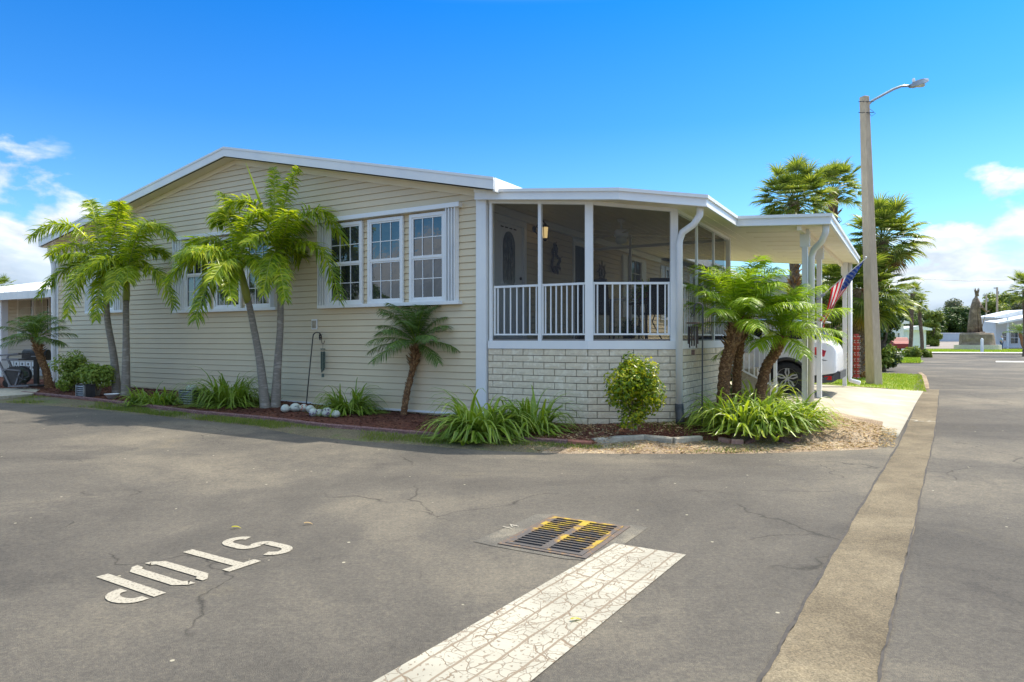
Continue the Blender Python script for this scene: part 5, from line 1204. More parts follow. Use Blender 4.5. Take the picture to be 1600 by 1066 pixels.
p = ground_at(175, 623); t = thing('shallow_bowl', 'small white bowl on the mulch by the leaning palm', 'bowl', tuple(p)); b = MB(); b.lathe([(0, .0), (.07, .0), (.14, .10), (.15, .10), (.14, .09), (.06, .03), (0, .03)], 16); b.build('bowl_body', 'trim_white', t, smooth=True)
# ---------------------------------------------------------------- hook stands
def crook(label, base, top, hook_dx, Yo=0):
    p0 = ground_at(*base); Y = p0.y; t = thing('garden_hook', label, 'hook', tuple(p0), 0, 'black garden hooks'); a = W(*top, Y)-p0; s = hook_dx/F*Y; pts = [Vector((0, 0, -.05)), a*.5, a]
    for k in range(1, 9): q = math.pi*k/8; pts.append(a+Vector((s/2-s/2*math.cos(q), 0, abs(s)/2*math.sin(q)*1.0)))
    e = pts[-1]; pts += [e+Vector((0, 0, -.06))]; b = MB(); b.tube(pts, .011, 6); b.tube([e+Vector((0, 0, -.06)), e+Vector((s*.1, 0, -.13)), e+Vector((s*.3, 0, -.14)), e+Vector((s*.38, 0, -.08))], .007, 6); b.build('hook_pole', 'black_metal', t)
    b = MB(); b.tube([(-.12, 0, .1), (-.1, 0, .0)], .006, 5) if 0 else b.tube([(0, 0, -.05), (0, 0, .02)], .012, 6); b.build('foot', 'black_metal', t)
    return t, p0, e, Y
t, p0, e, Y = crook('tall black crook leaning before the siding with a hanging wind chime', (478, 634), (489, 526), 13)
b = MB()
for k in range(9): a = k*.7; leaf_strip(b, e+Vector((-.03, -.01, .0)), Vector((math.cos(a), -.2, math.sin(a))), .085, .045, .2, 3)
b.build('iron_leaf', 'black_metal', t)
def chime(label, c, L, rtop, mt_, n=6, top_m='wood_dark', name='wind_chime'):
    t = thing(name, label, 'wind chime', tuple(c)); b = MB(); b.tube([(0, 0, 0), (0, 0, -.10)], .003, 4); b.lathe([(0, 0), (rtop, 0), (rtop, -.02), (0, -.02)][::-1], 14, (0, 0, -.10)); b.build('top_plate', top_m, t)
    for k in range(n):
        a = k*6.283/n; x, y = rtop*.75*math.cos(a), rtop*.75*math.sin(a); b = MB(); b.tube([(x, y, -.12), (x, y, -.16)], .0015, 4); b.tube([(x, y, -.16), (x, y, -.16-L*(.75+.25*((k*2) % n)/n))], .011, 7); b.build('chime_tube', mt_, t)
    b = MB(); b.tube([(0, 0, -.1), (0, 0, -.16-L)], .0015, 4); b.lathe([(0, -.01), (.03, -.01), (.03, .01), (0, .01)], 8, (0, 0, -.16-L*.55)); b.box(-.025, .025, -.003, .003, -.16-L-.07, -.16-L); b.build('clapper', top_m, t)
cw = p0+e+Vector((.03, 0, -.13)); chime('wind chime with thin green grey tubes hanging before the siding', cw, .42, .045, 'rope_green', 5, 'rope_green')
t, p0, e, Y = crook('black crook stand in the bed at the porch corner', (1097, 673), (1098, 480), -13)
cw = p0+e+Vector((-.02, 0, -.12)); chime('dark brown wind chime with a wide round top hanging by the brick corner', cw, .34, .09, 'bronze_dark', 6)
# ================================================================ drain grate, road writing
q0, q1, q2, q3 = [G(*p) for p in ((868, 810), (983.5, 825), (904, 871.5), (783, 849))]
ctr = (q0+q1+q2+q3)/4; e1 = ((q1-q0)+(q2-q3))/2; e2 = ((q0-q3)+(q1-q2))/2; ang = math.atan2(e1.y, e1.x); WX, WY = e1.length, e2.length
pm('rust_iron', (.13, .085, .055), (.09, .08, .075), 20, .9, .002, 60, c3=(.20, .12, .06)); speckle('collar_concrete', (.09, .083, .072), (.12, .11, .092), (.19, .17, .13), 9, 2.5, .005, gv=90, contrast=.35)
t = thing('drain_grate', 'square iron storm drain grate with worn yellow paint', 'drain', (ctr.x, ctr.y, ctr.z), ang)
b = MB(); b.box(-WX/2-.03, WX/2+.03, -WY/2-.03, WY/2+.03, .002, .0052); b.build('pit_shade_plate', 'inside_dark', t)  # thin dark plate under the bars stands for the shade of the pit
b = MB(); fw = .035
for (x0, x1, y0, y1) in ((-WX/2-.03, -WX/2+.01, -WY/2-.03, WY/2+.03), (WX/2-.01, WX/2+.03, -WY/2-.03, WY/2+.03), (-WX/2+.01, WX/2-.01, -WY/2-.03, -WY/2+.005), (-WX/2+.01, WX/2-.01, WY/2-.005, WY/2+.03)): b.box(x0, x1, y0, y1, .001, .011)
b.build('grate_frame', 'rust_iron', t, bevel=.002)
b = MB(); a0, a1, c0, c1 = -WX/2+.012, WX/2-.012, -WY/2+.007, WY/2-.007
b.box(a0, a0+.04, c0, c1, .0055, .015); b.box(a1-.04, a1, c0, c1, .0055, .015); b.box(a0+.04, a1-.04, c0, c0+.035, .0055, .015); b.box(a0+.04, a1-.04, c1-.035, c1, .0055, .015); b.box(-.03, .03, c0+.035, c1-.035, .0055, .016)
nb = 14
for i in range(1, nb):
    y = c0+.035+(c1-c0-.07)*i/nb; b.box(a0+.04, -.03, y-.0075, y+.0075, .0055, .0145); b.box(.03, a1-.04, y-.0075, y+.0075, .0055, .0145)
b.build('grate_bars', 'grate_paint', t, bevel=.002)
# concrete apron round the drain and painted stop line
CL = [(-WX/2-.22, -WY/2-.06), (-WX/2-.17, WY/2+.02), (-WX/2-.04, WY/2+.10), (WX/2+.16, WY/2+.09), (WX/2+.13, -WY/2-.02), (WX/2-.1, -WY/2-.09), (-WX/2-.05, -WY/2-.08)]; AP = 0
def flat(name, pts, z, mat, o=None, rot=0, kind='structure', parent=None):
    bm_ = MB(); c = sum((Vector((p[0], p[1], 0)) for p in pts), Vector())/len(pts) if o is None else Vector((o[0], o[1], 0))
    Rm = Matrix.Rotation(-rot, 3, 'Z'); vs = [Rm @ (Vector((p[0], p[1], 0))-c) for p in pts]; bm_.add([(v.x, v.y, 0) for v in vs], [tuple(range(len(vs)))]); ob = bm_.build(name, mat, parent); ob.location = (c.x, c.y, z); ob.rotation_euler = (0, 0, rot)
    if ob.data.polygons[0].normal.z < 0: ob.data.flip_normals()
    if kind: ob['kind'] = kind
    return ob
flat('drain_apron', [(ctr.x+x_*math.cos(ang)-y_*math.sin(ang), ctr.y+x_*math.sin(ang)+y_*math.cos(ang)) for x_, y_ in CL], .0035, 'collar_concrete')
a, b_, c_, d_ = [G(*p) for p in ((960, 850), (1072, 868), (830, 1066), (585, 1066))]
l1 = (d_-a); l2 = (c_-b_); sl_ = [a, b_, c_+l2*1.2, d_+l1*1.2]
cc = (a+b_)/2; flat('stop_line', [(p.x, p.y) for p in sl_], .006, 'road_paint', (cc.x, cc.y), math.atan2((l1+l2).y, (l1+l2).x))
Rr_, Up_ = Vector((-.52, -.854)).normalized(), Vector((.88, -.47)).normalized()
def ribbonpoly(pts, wd):
    P = [Vector(p) for p in pts]; L, Q = [], []
    for i, p in enumerate(P):
        d = (P[min(i+1, len(P)-1)]-P[max(0, i-1)]).normalized(); n = Vector((-d.y, d.x)); L.append(p+n*wd/2); Q.append(p-n*wd/2)
    return L, Q
def arc(cx, cy, rx, ry, a0, a1, n=8): return [(cx+rx*math.cos(math.radians(a0+(a1-a0)*i/n)), cy+ry*math.sin(math.radians(a0+(a1-a0)*i/n))) for i in range(n+1)]
w_, h_, st = .245, .63, .074; q = st/2
LET = {'S': [arc(w_/2, h_-.13, w_/2-q, .13-q, 12, 180, 9)+arc(w_/2, h_/2+.02, w_/2-q, .05, 190, 262, 5)+arc(w_/2, h_/2-.06, w_/2-q, .06, 82, 0, 5)+arc(w_/2, .13, w_/2-q, .13-q, -8, -168, 9)],
       'T': [[(0, h_-q), (w_, h_-q)], [(w_/2, 0), (w_/2, h_-st)]],
       'O': [[(w_*.40, h_-q), (q*2.2, h_-q), (q, h_-.09), (q, .09), (q*2.2, q), (w_*.40, q)], [(w_*.60, h_-q), (w_-q*2.2, h_-q), (w_-q, h_-.09), (w_-q, .09), (w_-q*2.2, q), (w_*.60, q)]],
       'P': [[(q, 0), (q, h_)], [(q+st*.9, h_-q)]+arc(w_-.11, h_-.15, .11-q, .15-q, 90, -90, 9)+[(q+st*.9, h_-.30+q)]]}
org = Rr_*(-3.28-.12)+Up_*(-4.31)+Vector((-.02, .25))
stop = thing('stop_marking', 'faded white word STOP painted on the asphalt', 'road marking', (org.x, org.y, .0055), math.atan2(Rr_.y, Rr_.x))
for i, chx in enumerate('STOP'):
    b = MB()
    for pl in LET[chx]:
        L, Q = ribbonpoly(pl, st)
        vs = [(p.x+i*.335, p.y, 0) for p in L]+[(p.x+i*.335, p.y, 0) for p in Q]; n = len(L); b.add(vs, [(k, n+k, n+k+1, k+1) for k in range(n-1)])
    o = b.build('letter', 'letter_paint', stop)
def digits(name, label, s, px, py, h, dirx, z=.008):
    cu = bpy.data.curves.new(name, 'FONT'); cu.body = s; cu.size = h; ob = bpy.data.objects.new(name, cu); me = bpy.data.meshes.new_from_object(ob); bpy.data.objects.remove(ob); o = bpy.data.objects.new(name, me); col.objects.link(o); me.materials.clear(); me.materials.append(M['letter_paint']); p = G(px, py)
    o.location = (p.x, p.y, H(p.x, p.y)+z); o.rotation_euler = (0, 0, dirx); return tag(o, label, 'road marking')
digits('painted_number', 'small faded number 14 beside the drain grate', '14', 795, 829, .14, math.atan2(.62, .55))
digits('painted_number', 'small white number 22 on the gutter strip', '22', 1425, 660, .42, -.12, z=.016)
# loose leaves on the road
for (px, py, lb, mt_) in ((475, 821, 'curled brown leaf on the road past the word STOP', 'litter_leaf'), (362, 827, 'flat yellow leaf above the letter T on the road', 'date_leaf_yellow'), (892, 973, 'yellow leaf lying on the stop line', 'date_leaf_yellow')):
    p = G(px, py); t = MB(); leaf_strip(t, (0, 0, .012), Vector((1, .4, .3)), .075, .03, .8, 4, fold=.3); o = t.build('fallen_leaf', mt_); o.location = (p.x, p.y, p.z+.004); tag(o, lb, 'leaf')

# ================================================================ car (local: x toward the rear bumper, y away from the camera)
def make_car():
    cu, cv = 3.97, 5.52; x, y = xy(cu, cv); z0 = .345
    t = thing('parked_car', 'white hatchback parked under the carport with its red tail lamp toward the road', 'car', (x, y, z0), RZ)
    # stations from front (x=-3.55) to rear (x=.95): x, lower z, sill half width, belt z, belt half width, roof z, roof half width
    ST = [(-3.52, .42, .70, .62, .72, .66, .60), (-3.40, .28, .80, .78, .80, .84, .66), (-3.0, .24, .88, .92, .86, 1.0, .70), (-2.4, .24, .90, .98, .88, 1.06, .72), (-2.1, .24, .90, 1.0, .89, 1.12, .70), (-1.5, .24, .90, 1.02, .90, 1.50, .62), (-1.1, .24, .90, 1.03, .90, 1.575, .60), (-.5, .24, .90, 1.04, .90, 1.60, .60), (0, .24, .90, 1.05, .90, 1.585, .60), (.4, .25, .90, 1.07, .885, 1.53, .585), (.62, .27, .89, 1.08, .865, 1.38, .60), (.80, .30, .87, 1.08, .83, 1.12, .68), (.90, .33, .83, .98, .80, 1.0, .70), (.95, .38, .76, .80, .74, .84, .66)]
    YC = .90
    b = MB(); NS = 0; rows = []
    for (sx, zl, wl, zb, wb, zr, wr) in ST:
        half = [(wl*.55, zl-.02), (wl*.94, zl+.0), (wl, zl+.14), (wl+.012, zl+(zb-zl)*.45), (wb+.006, zl+(zb-zl)*.8), (wb-.01, zb), (wb-.04+(wr-wb+.04)*.12, zb+(zr-zb)*.10), (wr+(wb-wr)*.25, zb+(zr-zb)*.72), (wr, zb+(zr-zb)*.93), (wr*.6, zr), (0, zr+.012)]
        rows.append([(sx, YC-q_, z_) for q_, z_ in half]+[(sx, YC+q_, z_) for q_, z_ in half[::-1][1:]])
    n = len(rows[0]); vs = [p for r_ in rows for p in r_]; k = len(rows)
    fs = [(i*n+j, i*n+j+1, (i+1)*n+j+1, (i+1)*n+j) for i in range(k-1) for j in range(n-1)]; ms = [0]*len(fs)
    fs += [(i*n+n-1, i*n, (i+1)*n, (i+1)*n+n-1) for i in range(k-1)]; fs += [tuple(range(n)), tuple((k-1)*n+j for j in range(n))[::-1]]
    b.add(vs, fs)
    for q_, f in enumerate(b.f):
        if len(f) == 4 and q_ < (k-1)*(n-1):
            i, j = divmod(q_, n-1)
            if j in (0, 1, n-3, n-2) and i > 0: b.m[q_] = 1
            if (j in (6, 13) and 4 <= i <= 9 and i != 7): b.m[q_] = 2
            if j in (8, 9, 10, 11) and (i == 4 or i == 10): b.m[q_] = 2
            if j in (7, 8, 11, 12) and i in (10,): b.m[q_] = 2
    body = b.build('body', ['car_paint', 'clad', 'car_glass'], t, smooth=True); fix_normals(body)
    cut = MB()
    for wx in (0, -2.62):
        for yy in (-.1, 1.6): cut.tube([(wx, yy, .34), (wx, yy+.32, .34)], .385, 28)
    co_ = cut.build('cutter', 'clad'); co_.parent = t; fix_normals(co_)
    sb = body.modifiers.new('s', 'SUBSURF'); sb.levels = 2; sb.render_levels = 2
    bo = body.modifiers.new('b', 'BOOLEAN'); bo.object = co_; bo.solver = 'EXACT'; bo.operation = 'DIFFERENCE'
    bpy.context.view_layer.update(); dg = bpy.context.evaluated_depsgraph_get(); me = bpy.data.meshes.new_from_object(body.evaluated_get(dg)); body.modifiers.clear(); body.data = me
    bpy.data.objects.remove(co_)
    for wx in (0, -2.62):
        for sd in (0, 1):
            T = (lambda yy: yy) if sd == 0 else (lambda yy: 1.8-yy)
            w1_ = MB(); w1_.lathe([(.22, 0), (.315, .0), (.338, .03), (.34, .11), (.338, .19), (.315, .215), (.22, .215)], 36, caps=False); w1_.v = [(wx+p[0], T(.015+p[2]), .34+p[1]) for p in w1_.v]; wh = w1_.build('wheel', 'tyre', t, smooth=True)
            r_ = MB(); r_.lathe([(.0, .13), (.225, .13), (.225, .0), (.213, .0), (.21, .10), (0, .11)], 36, caps=False); r_.v = [(wx+p[0], T(.02+p[2]), .34+p[1]) for p in r_.v]; r_.build('rim_barrel', 'clad', wh)
            s_ = MB()
            for i in range(5):
                a = i*1.2566+.3
                for dv in (-.26, .26):
                    p_ = [(.03*math.cos(a), .03*math.sin(a)), (.12*math.cos(a+dv*1.15), .12*math.sin(a+dv*1.15)), (.212*math.cos(a+dv*.35), .212*math.sin(a+dv*.35))]
                    s_.bar((p_[0][0], .03, p_[0][1]), (p_[1][0], .022, p_[1][1]), .022, .02, up=(0, 1, 0)); s_.bar((p_[1][0], .022, p_[1][1]), (p_[2][0], .018, p_[2][1]), .03, .02, up=(0, 1, 0))
            c_ = len(s_.v); s_.lathe([(0, 0), (.04, 0), (.045, .02), (0, .02)], 14); s_.v[c_:] = [(p[0], p[2]+.012, p[1]) for p in s_.v[c_:]]
            s_.tube([(.215*math.cos(a), .022, .215*math.sin(a)) for a in [i*.1745 for i in range(37)]], .009, 6, caps=False)
            s_.v = [(wx+p[0], T(.015+p[1]), .34+p[2]) for p in s_.v]; s_.build('rim', 'rim_silver', wh)
        for yb in (-.005, 1.805):
            b = MB(); pts = [(wx+.405*math.cos(a), yb, .345+.405*math.sin(a)) for a in [math.radians(-12+204*i/24) for i in range(25)]]
            b.tube(pts, .036, 6); b.v = [(p[0], yb+(p[1]-yb)*.45, p[2]) for p in b.v]; b.build('wheel_arch', 'clad', t, smooth=True)
    # rear lamp clusters wrap the corner
    for sd in (-1, 1):
        b = MB(); yy = lambda y_: YC+sd*y_
        P_ = [(.42, .885, .98), (.42, .885, .86), (.66, .868, .80), (.86, .80, .78), (.915, .72, .80), (.92, .60, .84), (.90, .60, .98), (.80, .80, 1.02)]
        f_ = [(x_, yy(y_+.018), z_) for x_, y_, z_ in P_]; g_ = [(x_-.03, yy(y_-.05), z_) for x_, y_, z_ in P_]; n_ = 8
        b.add(f_+g_, [(0, 1, 2, 7), (7, 2, 3), (7, 3, 4, 6), (6, 4, 5), tuple(range(8, 16))[::-1]]+[(i, 8+i, 8+(i+1) % 8, (i+1) % 8) for i in range(8)])
        o = b.build('tail_lamp', 'tail_red', t, bevel=.01); fix_normals(o)
        b = MB(); b.add([(.56, yy(.893), .80), (.84, yy(.83), .765), (.86, yy(.81), .73), (.66, yy(.885), .745)], [(0, 1, 2, 3)]); b.tube([(.42, yy(.905), .99), (.42, yy(.905), .86), (.56, yy(.905), .79), (.70, yy(.885), .725), (.88, yy(.82), .72)], .007, 4); b.build('reverse_lamp', 'clad', o)
    b = MB(); b.add([(.42, -.022, .30), (.60, -.015, .26), (.85, .06, .28), (.97, .20, .36), (.97, .20, .50), (.86, .045, .42), (.60, -.02, .36), (.42, -.025, .36)], [(0, 1, 6, 7), (1, 2, 5, 6), (2, 3, 4, 5)])
    b.box(.90, .985, .20, 1.60, .34, .50); b.add([(.42, 1.822, .30), (.60, 1.815, .26), (.85, 1.74, .28), (.97, 1.6, .36), (.97, 1.6, .50), (.86, 1.755, .42), (.60, 1.82, .36), (.42, 1.825, .36)], [(0, 1, 6, 7)[::-1], (1, 2, 5, 6)[::-1], (2, 3, 4, 5)[::-1]])
    b.build('rear_bumper', 'clad', t, smooth=False)
    b = MB(); b.box(.70, .84, .0, .05, .33, .41, T=Matrix.Rotation(.0, 4, 'Z')); b.v = [(x_, y_+max(0, (x_-.62))*.16, z_) for x_, y_, z_ in b.v]; b.build('fog_reflector', 'tail_red', t, bevel=.006)
    b = MB(); b.box(-1.72, -1.50, -.16, .03, 1.02, 1.16); b.build('door_mirror', 'car_paint', t, bevel=.03)
    for xh in (-.55, -1.55): b = MB(); b.box(xh, xh+.17, -.028, -.008, .88, .905); b.build('door_handle', 'car_paint', t, bevel=.006)
    b = MB(); b.tube([(-1.3, .25, 1.60), (-1.2, .25, 1.66), (.3, .25, 1.63), (.4, .25, 1.57)], .018, 6); b.build('roof_rail', 'clad', t)
    b = MB(); b.box(.40, .70, .35, 1.45, 1.50, 1.53); b.build('spoiler', 'car_paint', t, bevel=.01)
    # panel gaps
    b = MB()
    for xg, zt in ((-.42, 1.04), (-1.62, 1.0)): b.bar((xg, -.012, .45), (xg, -.014, zt), .006, .006)
    b.build('door_gap', 'inside_dark', t)
make_car()
# ================================================================ lamp post
pb = G(1366, 598, .13); p0 = Vector((pb.x, pb.y, lawn_z(pb.x, pb.y)-.01)); Y = pb.y
t = thing('lamp_post', 'tall square concrete lamp post with a curved arm and grey lamp head', 'lamp post', tuple(p0))
tp = W(1350.5, 151, Y)-p0; T = Matrix.Rotation(.35, 3, 'Z'); b = MB(); vs = []
for (c, h_) in ((Vector((0, 0, -.1)), .145), (tp, .088)):
    for dx, dy in ((-1, -1), (1, -1), (1, 1), (-1, 1)): vs.append(c+T @ Vector((dx*h_, dy*h_, 0)))
b.add(vs, [(0, 1, 2, 3)[::-1], (4, 5, 6, 7), (0, 1, 5, 4), (1, 2, 6, 5), (2, 3, 7, 6), (3, 0, 4, 7)]); b.build('pole', 'concrete_pole', t, bevel=.02)
b = MB(); pts = [W(x, y, Y)-p0 for x, y in ((1357, 172), (1357, 164), (1362, 158), (1375, 151), (1395, 140), (1408, 135), (1424, 134))]; b.tube(pts, .032, 8); b.bar(pts[0]+Vector((-.03, 0, -.05)), pts[1]+Vector((-.03, 0, .10)), .05, .06); b.build('arm', 'galvanised', t, smooth=True)
b = MB()
for yy in (161, 178): q_ = W(1350, yy, Y)-p0; b.bar(q_+Vector((-.2, -.1, .0)), q_+Vector((.2, -.1, 0)), .014, .014)
b.tube([W(x, y, Y)-p0+Vector((0, -.12, 0)) for x, y in ((1354, 172), (1360, 176), (1364, 180), (1358, 184), (1353, 178))], .006, 5); b.build('through_bolts', 'black_metal', t)
b = MB(); c = W(1434, 130.5, Y)-p0; e_ = W(1447, 128, Y)-p0; s_ = W(1421, 135, Y)-p0; d = (e_-s_)
for k, (h1, w1_) in enumerate(((.04, .05), (.09, .11), (.085, .15), (.05, .13))):
    q_ = s_+d*(k/3)
    b.v += [tuple(q_+Vector((0, -w1_, -h1*.6))), tuple(q_+Vector((0, w1_, -h1*.6))), tuple(q_+Vector((0, w1_*.8, h1))), tuple(q_+Vector((0, -w1_*.8, h1)))]
for k in range(3):
    for j in range(4): b.f.append((k*4+j, k*4+(j+1) % 4, (k+1)*4+(j+1) % 4, (k+1)*4+j)); b.m.append(0)
b.f += [(0, 1, 2, 3), (12, 13, 14, 15)]; b.m += [0, 0]; hd = b.build('lamp_head', 'galvanised', t); fix_normals(hd)
q_ = s_+d*.25+Vector((0, 0, .08)); b = MB(); b.lathe([(0, 0), (.035, 0), (.035, .07), (.025, .1), (0, .1)], 10, tuple(q_)); b.build('photocell', 'trim_white', hd)
b = MB(); q_ = s_+d*.65; b.lathe([(0, -.02), (.07, -.015), (.09, .02), (0, .02)], 12, tuple(q_+Vector((0, 0, -.07))), sx=1.5); b.build('lens', 'stone_white', hd)
# ================================================================ red carved totem, driftwood, rocks under the fan palm
def lawnp(px, py, off=.1): p = G(px, py, off); return Vector((p.x, p.y, lawn_z(p.x, p.y)))
p = lawnp(1338, 592); t = thing('carved_totem', 'red carved wooden totem standing under the fan palm', 'totem', tuple(p)); hh = 70/F*p.y
b = MB(); prof = []; 
for i in range(33): prof.append((.082+.016*math.sin(i*1.57)+.008*math.sin(i*.9), hh*i/32))
b.lathe([(0, 0)]+prof+[(.0, hh+.01)], 12, mi=0)
b.build('totem_post', 'totem_red', t, smooth=True)
b = MB()
for i in range(14):
    z = hh*(i+.6)/14.5
    for a in (-2.5, -1.57, -.6): b.tube([(.098*math.cos(a-.25), .098*math.sin(a-.25), z), (.105*math.cos(a), .105*math.sin(a), z+(.03 if i % 2 else -.03)), (.098*math.cos(a+.25), .098*math.sin(a+.25), z)], .007, 5)
b.build('carving', 'stone_white', t)
for k, (px, py, s, lb) in enumerate(((1320, 588, .22, 'dark low rock at the foot of the rough palm trunk'), (1365, 592, .14, 'small dark rock between totem and lamp post'), (1329, 583, .2, 'grey rock behind the carport downspout'))):
    p = lawnp(px, py); stone(lb, px, py, 6, 'rock_dark', 1.4, None, seed=30+k, name='garden_rock', group='dark rocks under the fan palm').location = (p.x, p.y, p.z+.06)
p = lawnp(1362, 570); t = thing('driftwood', 'bleached twisted driftwood leaning near the totem', 'driftwood', tuple(p)); r = random.Random(8); b = MB()
for k in range(7):
    q_ = Vector((r.uniform(-.3, .3), r.uniform(-.2, .2), 0)); pts = [q_]
    for j in range(4): q_ = q_+Vector((r.uniform(-.22, .28), r.uniform(-.1, .1), r.uniform(.15, .45))); pts.append(q_)
    b.tube(pts, [.07, .055, .04, .03, .012], 6)
b.build('branches', 'driftwood', t)
p = lawnp(1352, 590); strap_clump('coppery red leaved bromeliad clump on the lawn edge', 0, 0, 30, 18, 70, 'sabal_dead', 'sabal_dead', .05, seed=77, p=p, group=None, name='bromeliad')
for k, (px, w_p) in enumerate(((1328, 20), (1345, 16), (1318, 14))): pass
# ================================================================ far side of the lane
FH = .22
def FG(px, py): Y = (EYE-FH)*F/(py-HOR); return Vector(((px-800)/F*Y, Y, FH))
def sheet(name, pxs, off, mat, n=1):
    b = MB(); P_ = [FG(*p) for p in pxs]; b.add([(p.x, p.y, FH+off) for p in P_], [tuple(range(len(P_)))]); o = b.build(name, mat)
    if o.data.polygons[0].normal.z < 0: o.data.flip_normals()
    o['kind'] = 'structure'; return o
sheet('lawn', [(1230, 568), (1438, 568), (1444, 565), (1430, 562), (1230, 561)], .03, 'lawn_base')
sheet('lawn', [(1300, 550.5), (1700, 551.5), (1700, 546.5), (1300, 545)], .03, 'lawn_base')
sheet('lawn', [(1300, 543.5), (1455, 543.5), (1455, 541.5), (1300, 541)], .03, 'lawn_base')
sheet('kerb', [(1300, 552.8), (1720, 554.3), (1720, 552.6), (1300, 551.2)], .10, 'kerb_white')
sheet('driveway', [(1352, 576), (1378, 577), (1398, 572), (1376, 571)], .035, 'driveway_concrete')
sheet('driveway', [(1370, 552.5), (1408, 552.5), (1404, 549), (1370, 549)], .04, 'driveway_concrete')
sheet('road_marking', [(1556, 566), (1700, 567), (1700, 565.2), (1556, 564.4)], .006, 'kerb_white')
b = MB(); pts = [(40, 91), (150, 91), (170, 118), (40, 118)]; b.add([(x, y, FH+.02 if y < 100 else 1.15) for x, y in pts], [(0, 1, 2, 3)]); struct(b.build('paved_lot', 'lot_pale'))
r = random.Random(9)
def f_(r):
    k = r.random()
    if k < .45: a = r.uniform(0, 1); py = r.uniform(561.5, 567.8); px = r.uniform(1365, 1438)
    else: py = r.uniform(546.5, 551); px = r.uniform(1380, 1610)
    p = FG(px, py); return (p.x, p.y, FH+.02)
blades('lane_grass', 'lawn_blade', pts_in(f_, 16000, r), .12, .03, r)
# edging curb beside the near lawn
cpts = [FG(x, y) for x, y in ((1441, 609), (1443, 600), (1441, 590), (1436, 584))]
# pale wall across the lot
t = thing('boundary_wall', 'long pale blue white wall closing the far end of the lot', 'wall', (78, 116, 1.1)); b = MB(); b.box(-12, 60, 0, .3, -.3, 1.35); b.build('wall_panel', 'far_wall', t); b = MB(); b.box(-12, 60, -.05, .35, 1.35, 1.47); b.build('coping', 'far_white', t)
# statue
p = FG(1526, 547); Y = p.y; s = Y/F
t = thing('statue', 'bronze robed king statue with a crown holding out one arm, on a stone pedestal', 'statue', tuple(p))
b = MB(); b.lathe([(0, 0), (31*s, 0), (31*s, 8*s), (0, 8*s)], 28, (1*s, 0, 0)); b.build('plinth', 'concrete_pale', t)
b = MB(); prof = [(0, 8*s), (24*s, 8*s), (23.6*s, 12*s), (23.8*s, 18*s), (23.2*s, 24*s), (21.5*s, 26.5*s), (0, 27.5*s)]; b.lathe(prof, 22); r = random.Random(2)
b.v = [(x*(1+r.uniform(-.04, .04)), y*(1+r.uniform(-.04, .04)), z) for x, y, z in b.v]; b.build('pedestal', 'pedestal_stone', t)
b = MB(); z0 = 27*s
def loft(b, secs, n=24, fold=.0, fn=7):
    vs = []
    for (cx, cy, z, rx, ry, fo) in secs:
        for j in range(n): a = 6.28319*j/n; k_ = 1+fo*math.sin(fn*a+z); vs.append((cx+rx*k_*math.cos(a), cy+ry*k_*math.sin(a), z))
    k = len(secs); b.add(vs, [(i*n+j, i*n+(j+1) % n, (i+1)*n+(j+1) % n, (i+1)*n+j) for i in range(k-1) for j in range(n)]+[tuple(range(n))[::-1], tuple((k-1)*n+j for j in range(n))])
loft(b, [(-5*s, 2*s, z0, 6.6*s, 7*s, .14), (-5*s, 1.5*s, z0+14*s, 6.3*s, 6*s, .12), (-4.4*s, 1*s, z0+30*s, 5.6*s, 5.4*s, .09), (-3*s, 0, z0+44*s, 5.0*s, 4.8*s, .05), (-1.5*s, 0, z0+52*s, 4.2*s, 3.6*s, .02), (-.8*s, 0, z0+55.5*s, 2.0*s, 2.0*s, 0), (-.5*s, 0, z0+58*s, 1.8*s, 1.8*s, 0)])
b.build('cloak', 'statue_bronze', t, smooth=True)
b = MB()
loft(b, [(3*s, -1*s, z0, 1.9*s, 2.2*s, 0), (2.6*s, -1*s, z0+12*s, 2.1*s, 2.3*s, .0), (1.5*s, -1*s, z0+24*s, 2.8*s, 3*s, .0), (1*s, -1*s, z0+36*s, 3.8*s, 4*s, .03), (.5*s, -1*s, z0+46*s, 4.2*s, 4*s, .03), (0, 0, z0+53*s, 3*s, 3*s, 0)], 16)
loft(b, [(8*s, 0, z0, 1.7*s, 2*s, 0), (6*s, -.5*s, z0+12*s, 2*s, 2.1*s, 0), (3*s, -.5*s, z0+26*s, 2.8*s, 2.8*s, 0), (1.5*s, 0, z0+34*s, 3*s, 3*s, 0)], 12)
for fx in (4.2, 9.4): loft(b, [(fx*s, -2*s, z0-.3*s, 2.8*s, 2*s, 0), (fx*s, -2*s, z0+1.8*s, 1.9*s, 1.6*s, 0)], 10)
b.tube([(2*s, -2*s, z0+48*s), (5*s, -4*s, z0+40*s), (8*s, -4*s, z0+36.5*s), (14*s, -3*s, z0+32.5*s), (16.5*s, -3*s, z0+33.5*s)], [2.1*s, 1.9*s, 1.5*s, 1.1*s, .7*s], 9)
for dz in (-.5, .2, .9): b.tube([(15.8*s, -3*s, z0+(33+dz)*s), (18.3*s, -3*s, z0+(32.6+dz*1.4)*s)], .32*s, 5)
b.tube([(3*s, -3*s, z0+45*s), (1*s, -5*s, z0+38*s), (5*s, -6*s, z0+39*s)], [2*s, 1.6*s, 1*s], 8)
b.tube([(13*s, -3*s, z0+33*s), (8.5*s, -2.5*s, z0+16*s), (5.5*s, -2*s, z0+1*s)], [.5*s, .5*s, .35*s], 6)
b.lathe([(0, 0), (1.9*s, 1*s), (2.7*s, 3.5*s), (2.6*s, 6*s), (1.7*s, 8*s), (0, 8.6*s)], 14, (0, -.3*s, z0+56.5*s)); b.lathe([(0, 0), (1.4*s, .3*s), (1.2*s, 3*s), (0, 3.6*s)], 8, (1.9*s, -.3*s, z0+56.8*s))
b.build('figure', 'statue_bronze', t, smooth=True)
b = MB(); n = 6
